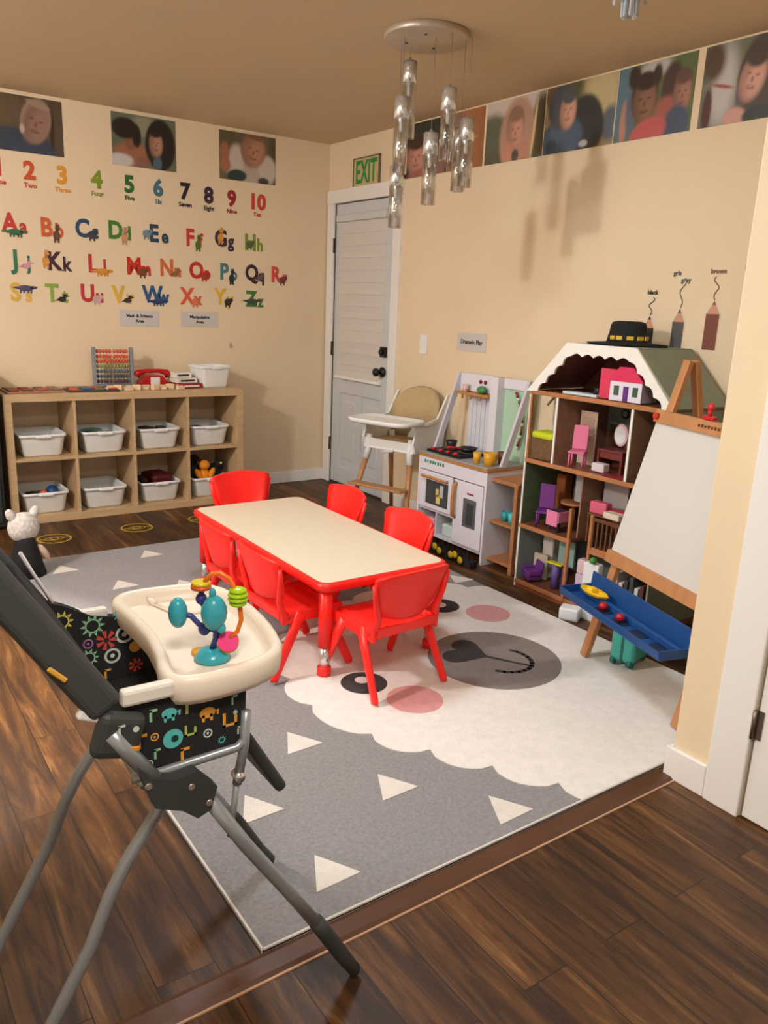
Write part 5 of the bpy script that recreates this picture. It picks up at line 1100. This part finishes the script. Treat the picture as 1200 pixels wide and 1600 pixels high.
# ================================================================== folding high chair in the foreground
fh = thing('folding_high_chair', 'dark folding high chair with cream tray and flower patterned seat in the left foreground', 'high chair', (-2.70, -3.98, 0))
MF = mat('seat_fabric_black', (30, 30, 32), .85, bump=.3, bs=300)
PR = [P(*c, .8) for c in ((206, 214, 206), (150, 200, 160), (206, 76, 70), (230, 160, 60), (90, 190, 190), (220, 206, 90), (170, 110, 160), (176, 190, 90))]
def xzprint(b, yface, sgn, x, z, kind, m, r=.016):
    """flat printed motif on a panel facing sgn*y"""
    T_ = Matrix(((1, 0, 0, x), (0, 0, 1, yface), (0, 1, 0, z), (0, 0, 0, 1))); b.m(m)
    def pr(poly): b.prism(poly, 0 if sgn > 0 else -.0008, .0008 if sgn > 0 else 0, T_)
    def ringp(r0, r1, n=16):
        for k in range(n):
            a, c = 2*PI*k/n, 2*PI*(k+1)/n
            pr([(r1*math.cos(a), r1*math.sin(a)), (r1*math.cos(c), r1*math.sin(c)), (r0*math.cos(c), r0*math.sin(c)), (r0*math.cos(a), r0*math.sin(a))])
    if kind == 'ring': ringp(r*.72, r); pr([(r*.3*math.cos(k), r*.3*math.sin(k)) for k in range(6)])
    elif kind == 'flower':
        for k in range(7):
            a = 2*PI*k/7; pr([(r*.25*math.cos(a-.3), r*.25*math.sin(a-.3)), (r*math.cos(a-.25), r*math.sin(a-.25)), (r*1.05*math.cos(a+.2), r*1.05*math.sin(a+.2)), (r*.25*math.cos(a+.3), r*.25*math.sin(a+.3))])
    elif kind == 'sun':
        ringp(r*.5, r*.62, 12)
        for k in range(10):
            a = 2*PI*k/10; pr([(r*.66*math.cos(a-.2), r*.66*math.sin(a-.2)), (r*math.cos(a), r*math.sin(a)), (r*.66*math.cos(a+.2), r*.66*math.sin(a+.2))])
    elif kind == 'disc': pr([(r*math.cos(k*PI/8), r*math.sin(k*PI/8)) for k in range(16)])
    elif kind == 'beast':   # little elephant or dinosaur outline
        pr([(r*math.cos(k*PI/7), .7*r*math.sin(k*PI/7)) for k in range(14)])
        pr([(r*.8, 0), (r*1.5, .2*r), (r*1.4, -.5*r), (r*1.15, -.5*r), (r*1.2, -.1*r)]); pr([(-.7*r, -.2*r), (-.35*r, -.2*r), (-.35*r, -1.1*r), (-.7*r, -1.1*r)]); pr([(.3*r, -.2*r), (.65*r, -.2*r), (.65*r, -1.1*r), (.3*r, -1.1*r)])
    elif kind == 'hook': pr([(-.2*r, -r), (.15*r, -r), (.15*r, .7*r), (-.2*r, .7*r)]); pr([(-.2*r, .4*r), (.9*r, .4*r), (.9*r, .75*r), (-.2*r, .75*r)])
    elif kind == 'u': pr([(-r, -r), (-.6*r, -r), (-.6*r, r), (-r, r)]); pr([(-r, -r), (r, -r), (r, -.65*r), (-r, -.65*r)]); pr([(.6*r, -r), (r, -r), (r, .4*r), (.6*r, .4*r)])
# side panels of the seat
def zpanel(poly, y0, y1): 
    b = B(); b.m(MF).prism(poly, y0, y1, Matrix(((1, 0, 0, 0), (0, 0, 1, 0), (0, 1, 0, 0), (0, 0, 0, 1)))); return b
b = zpanel([(-2.83, .733), (-2.63, .702), (-2.632, .63), (-2.645, .592), (-2.80, .606), (-2.845, .665)], -4.158, -4.140)
mo = [(-2.795, .70, 'hook', 1, .012), (-2.765, .695, 'beast', 4, .013), (-2.735, .70, 'hook', 7, .014), (-2.70, .678, 'beast', 3, .014), (-2.655, .69, 'hook', 1, .010), (-2.76, .648, 'disc', 4, .017), (-2.66, .655, 'u', 3, .013), (-2.73, .655, 'u', 7, .010), (-2.815, .66, 'hook', 3, .014),
      (-2.79, .66, 'ring', 3, .007), (-2.70, .64, 'ring', 0, .008), (-2.745, .615, 'hook', 3, .014), (-2.79, .63, 'hook', 1, .010), (-2.675, .62, 'sun', 4, .008), (-2.645, .63, 'hook', 0, .008), (-2.715, .712, 'ring', 6, .007), (-2.80, .615, 'ring', 0, .006), (-2.65, .665, 'disc', 1, .004)]
for x, z, k, c, r in mo: xzprint(b, -4.158, -1, x, z, k, PR[c], r)
b.m(P(34, 60, 60)); xzprint(b, -4.1588, -1, -2.757, .648, 'disc', P(34, 60, 60), .006)
part(b, 'seat_side', None, fh)
b = zpanel([(-2.90, .80), (-2.84, .775), (-2.79, .745), (-2.60, .70), (-2.62, .56), (-2.80, .56), (-2.85, .66)], -3.815, -3.795)
mo = [(-2.845, .745, 'sun', 5, .022), (-2.79, .725, 'sun', 1, .024), (-2.765, .69, 'flower', 2, .020), (-2.73, .695, 'ring', 0, .018), (-2.80, .66, 'sun', 1, .020), (-2.755, .655, 'ring', 0, .016), (-2.71, .665, 'disc', 3, .012), (-2.735, .74, 'sun', 4, .017), (-2.84, .70, 'flower', 2, .012), (-2.825, .675, 'ring', 6, .012), (-2.71, .625, 'flower', 2, .014), (-2.675, .645, 'disc', 6, .010), (-2.86, .72, 'flower', 2, .012), (-2.80, .69, 'ring', 6, .010), (-2.77, .62, 'hook', 3, .012)]
for x, z, k, c, r in mo: xzprint(b, -3.815, -1, x, z, k, PR[c], r)
part(b, 'seat_side', None, fh)
b = B(); b.m(MF).bb(-2.80, -2.635, -4.145, -3.81, .575, .605, .012)
b.m(PR[2])
for (x, y, r, c) in [(-2.80, -3.90, .018, 2), (-2.74, -3.88, .016, 0), (-2.76, -3.96, .018, 3), (-2.78, -4.00, .014, 1), (-2.70, -3.95, .015, 4), (-2.79, -4.05, .018, 2)]:
    b.m(PR[c]).prism([(x+r*math.cos(k*PI/6), y+r*math.sin(k*PI/6)) for k in range(12)], .605, .606)
part(b, 'seat_pad', None, fh)
# backrest: padded shell leaning back, with straps
tl = 0.56
bc_ = Vector((-3.005, -3.98, .945))
b = B(); b.m(MF).box(bc_+Vector((.006, 0, 0)), (.036, .345, .48), (0, -tl, 0), .02, 3); bk_ = part(b, 'backrest', None, fh)
b = B(); b.m(mat('shell_grey', (66, 66, 66), .6, bump=.2, bs=200)); 
for y in (-4.165, -3.795): b.box(bc_+Vector((0.008, y+3.98, 0)), (.055, .030, .50), (0, -tl, 0), .013, 3)
b.box(bc_+Vector((-.016, 0, .01)), (.02, .36, .49), (0, -tl, 0), .008)
part(b, 'back_shell', None, fh)
b = B(); b.m(MF).box(bc_+Vector((.105, .03, -.12)), (.012, .26, .12), (0, -tl, 0), .004)
for (dy, dz, k, c, r) in [(.1, 0, 0, 1, .02)]: pass
part(b, 'lumbar_pad', None, fh)
b = B(); b.box((-2.935, -4.182, .815), (.008, .004, .035), (0, -.75, 0), .002, 1); part(b, 'orange_tab', P(222, 166, 60), fh)
b = B(); b.tube([(-2.905, -3.80, .885), (-2.885, -3.80, .84), (-2.865, -3.80, .80), (-2.855, -3.80, .775)], .009, 8, flat=.4); part(b, 'harness_strap', P(214, 206, 206, .7), fh)
# joint housings
for y in (-4.172, -3.80):
    s_ = -1 if y < -4 else 1
    b = B(); b.m(M_DGREY).box((-2.852, y, .690), (.075, .03, .075), (0, .3, 0), .014, 3); 
    if s_ < 0:
        xzprint(b, y-.0155, -1, -2.853, .705, 'hook', PR[0], .010); xzprint(b, y-.0155, -1, -2.828, .70, 'disc', PR[0], .005)
        b.m(P(220, 150, 60)).box((-2.835, y-.016, .668), (.022, .004, .008), (0, .2, 0), .001, 1)
    part(b, 'joint_cover', None, fh)
    b = B(); b.box((-2.880, y-.006*s_, .727), (.06, .016, .018), (0, .45, 0), .004); b.m(M_WHITE) if False else None; part(b, 'arm_end', M_WHITE, fh)
    b = B(); b.box((-2.80, y+(.012 if y < -4 else 0), .742), (.085, .020, .028), (0, 0.02, 0), .006); part(b, 'armrest', P(232, 226, 216), fh)
    # hub plate
    yh = y-.012 if s_ < 0 else y+.008
    b = B(); b.prism([(-2.83, .635), (-2.81, .612), (-2.77, .596), (-2.735, .60), (-2.70, .560), (-2.712, .520), (-2.735, .512), (-2.76, .535), (-2.805, .556), (-2.82, .60)], yh-.012, yh+.012, Matrix(((1, 0, 0, 0), (0, 0, 1, 0), (0, 1, 0, 0), (0, 0, 0, 1)))); hp = part(b, 'hub_plate', M_DGREY, fh)
    for (x, z) in ((-2.815, .600), (-2.745, .575), (-2.715, .535)):
        b = B(); b.cyl((x, yh-.014*1, z), (x, yh-.010, z), .0055, n=12); b.cyl((x, yh+.010, z), (x, yh+.014, z), .0055, n=12); b.link('rivet', M_CHROME, hp)
# legs
for y, rad in ((-4.18, .0125), (-3.80, .0125)):
    yy = y; lift = .010 if y > -4 else 0
    b = B(); b.tube([(-2.865, yy, .70), (-2.84, yy, .66), (-2.80, yy, .60)], .013, 12); part(b, 'upper_tube', M_STEEL, fh, True)
    b = B(); b.tube([(-2.712, yy, .535), (-2.64, yy, .41), (-2.56, yy, .285), (-2.477, yy, .150)], rad, 12); lg = part(b, 'front_leg', M_STEEL, fh, True)
    b = B(); b.tube([(-2.495, yy, .182), (-2.477, yy, .152), (-2.43, yy, .068), (-2.398, yy, .0145+lift), (-2.392, yy, .0135+lift)], .0155, 12, radii=[.0150, .0160, .0155, .0135, .008]); b.link('foot_sleeve', M_DGREY, lg, True)
for y in (-4.13, -3.83):
    b = B(); b.tube([(-2.76, y, .548), (-2.783, y, .499), (-2.835, y, .428), (-2.866, y, .372), (-2.90, y, .29), (-2.97, y, .168), (-3.02, y, .075), (-3.05, y, .018)], .0115, 12); part(b, 'rear_leg', M_STEEL, fh, True)
b = B(); b.cyl((-3.05, -4.20, .018), (-3.05, -3.77, .018), .016, n=12); part(b, 'rear_floor_bar', M_DGREY, fh, True)
b = B(); b.cyl((-2.64, -4.18, .41), (-2.64, -3.80, .41), .009, n=10); part(b, 'cross_bar', M_STEEL, fh, True)
b = B(); b.cyl((-2.80, -4.13, .56), (-2.80, -3.83, .56), .009, n=10); part(b, 'cross_bar', M_STEEL, fh, True)
# seat rails and front struts
for y in (-4.163, -3.79):
    b = B(); b.tube([(-2.83, y, .60), (-2.79, y, .597), (-2.65, y, .600), (-2.635, y, .612)], .008, 10); part(b, 'seat_rail', M_STEEL, fh, True)
    b = B(); b.tube([(-2.632, y, .665), (-2.636, y, .60), (-2.65, y, .53)], .0085, 10); b.tube([(-2.65, y, .535), (-2.664, y, .43)], .006, 8); part(b, 'strut', M_STEEL, fh, True)
    b = B(); b.cyl((-2.648, y-.011, .545), (-2.648, y+.011, .545), .009, n=12); part(b, 'strut_joint', M_CHROME, fh, True)
# calf rest
b = B(); b.m(M_DGREY); a_ = math.atan2(.21, .12)
b.box((-2.555, -3.945, .50), (.024, .20, .25), (0, -math.atan2(.12, .21), 0), .010, 3); part(b, 'calf_rest', M_DGREY, fh)
# tray
MC = P(240, 226, 208, .35)
rim = [(-2.742, -3.782), (-2.720, -3.752), (-2.69, -3.742), (-2.62, -3.748), (-2.56, -3.765), (-2.525, -3.80), (-2.512, -3.865), (-2.514, -3.97), (-2.527, -4.06), (-2.550, -4.138), (-2.60, -4.172), (-2.67, -4.183), (-2.735, -4.180), (-2.764, -4.160), (-2.764, -4.112), (-2.75, -4.07), (-2.741, -4.01), (-2.736, -3.97), (-2.736, -3.88), (-2.740, -3.82)]
rc = (-2.64, -3.985)
def smooth_loop(pts, n=3):
    for _ in range(n-1):
        q = []
        for i in range(len(pts)):
            a, c = pts[i], pts[(i+1) % len(pts)]; q += [(a[0]*.75+c[0]*.25, a[1]*.75+c[1]*.25), (a[0]*.25+c[0]*.75, a[1]*.25+c[1]*.75)]
        pts = q
    return pts
rim = smooth_loop(rim, 2)
def ins(pts, dd):
    r = []; n = len(pts)
    for i in range(n):
        a, c = Vector(pts[i-1]), Vector(pts[(i+1) % n]); t_ = (c-a).normalized(); nn = Vector((-t_.y, t_.x)); 
        if nn.dot(Vector(rc)-Vector(pts[i])) < 0: nn = -nn
        r.append((pts[i][0]+nn.x*dd, pts[i][1]+nn.y*dd))
    return r
b = B(); b.ring_loft([[Vector((x, y, z)) for x, y in ins(rim, g)] for g, z in ((.022, .708), (.004, .709), (-.002, .720), (-.004, .748), (.0, .757), (.008, .760), (.015, .757), (.019, .748), (.023, .733), (.030, .7305))]); part(b, 'tray', MC, fh)
b = B(); b.tube([(-2.655, -3.785, .7335), (-2.64, -3.84, .7335), (-2.60, -3.862, .7335), (-2.555, -3.86, .7335)], .006, 8, flat=.6); b.tube([(-2.655, -3.785, .7335), (-2.664, -3.76, .741)], .006, 8); part(b, 'cup_ridge', MC, fh)

# suction toy on the tray
TLx, TLy, TLz = -2.655, -4.075, .7315
ty = thing('suction_toy', 'teal, blue, orange and pink suction cup activity toy standing on the cream tray', 'toy', (TLx, TLy, TLz))
CT, CB, CO, CG, CP = P(58, 164, 178, .25), P(50, 58, 124, .3), P(238, 120, 28, .3), P(168, 206, 20, .3), P(234, 48, 128, .3)
Rv = Vector((.814, -.581, 0)); Bv = Vector((.581, .814, 0))
def tp_(u, v, d=0): return Rv*(u/900.)+Vector((0, 0, v/790.))+Bv*d
b = B(); b.lathe([(.030, 0.0), (.032, .003), (.027, .010), (.022, .017), (.010, .020), (.0001, .020)], n=28); b.link('suction_base', CT, ty, True)
b = B(); b.lathe([(.0001, .0), (.016, .001), (.016, .005), (.0001, .006)], tuple(Rv*-.026+Bv*.02), n=20); b.link('orange_tab', P(226, 160, 50), ty)
b = B(); b.tube([tp_(0, 14), tp_(6, 30), tp_(6, 42), tp_(-6, 46)], .006, 10); b.tube([tp_(-6, 46), tp_(-20, 50), tp_(-32, 62), tp_(-50, 66)], .005, 10); b.tube([tp_(-6, 46), tp_(-10, 70), tp_(-16, 90), tp_(-16, 102)], .005, 10); b.ell(tp_(-12, 44), (.011, .011, .012)); b.ell(tp_(-16, 88), (.010, .010, .011)); b.ell(tp_(8, 48), (.009, .009, .010)); b.tube([tp_(6, 40), tp_(20, 34), tp_(30, 30)], .004, 8); b.link('blue_stem', CB, ty, True)
b = B(); b.ell(tp_(-53, 66), (.017, .017, .028)); b.link('teal_ball', CT, ty, True)
b = B(); b.ell(tp_(6, 72, -.012), (.023, .021, .032)); b.ell(tp_(4, 100, -.012), (.006, .006, .010)); b.ell(tp_(17, 50, -.012), (.008, .008, .010)); b.link('teal_body', CT, ty, True)
b = B(); b.cyl(tp_(-16, 103), tp_(-16, 108), .0175, n=22); b.link('red_disc', P(226, 90, 40, .3), ty); b = B(); b.cyl(tp_(-16, 108.1), tp_(-16, 113), .016, n=22); b.link('yellow_disc', P(220, 200, 40, .3), ty)
b = B(); b.tube([tp_(-10, 113), tp_(0, 124), tp_(14, 126), tp_(28, 118), tp_(38, 100), tp_(44, 78), tp_(46, 60), tp_(40, 42), tp_(24, 30)], .0042, 10); b.link('orange_loop', CO, ty, True)
b = B()
for k, (r_, v) in enumerate(((.0155, 84), (.018, 90), (.018, 96), (.0155, 102))): b.ell(tp_(41, v), (r_, r_, .006))
b.link('green_bead', CG, ty, True)
b = B(); c0 = tp_(25, 26); b.cyl(c0, c0+Vector((-.3, -.75, .45)).normalized()*.008, .018, n=24); b.link('pink_disc', CP, ty); b = B(); b.cyl(c0-Vector((-.3, -.75, .45)).normalized()*.004, c0-Vector((-.3, -.75, .45)).normalized()*.0002, .0195, n=24); b.link('yellow_backing', P(240, 200, 50, .3), ty)
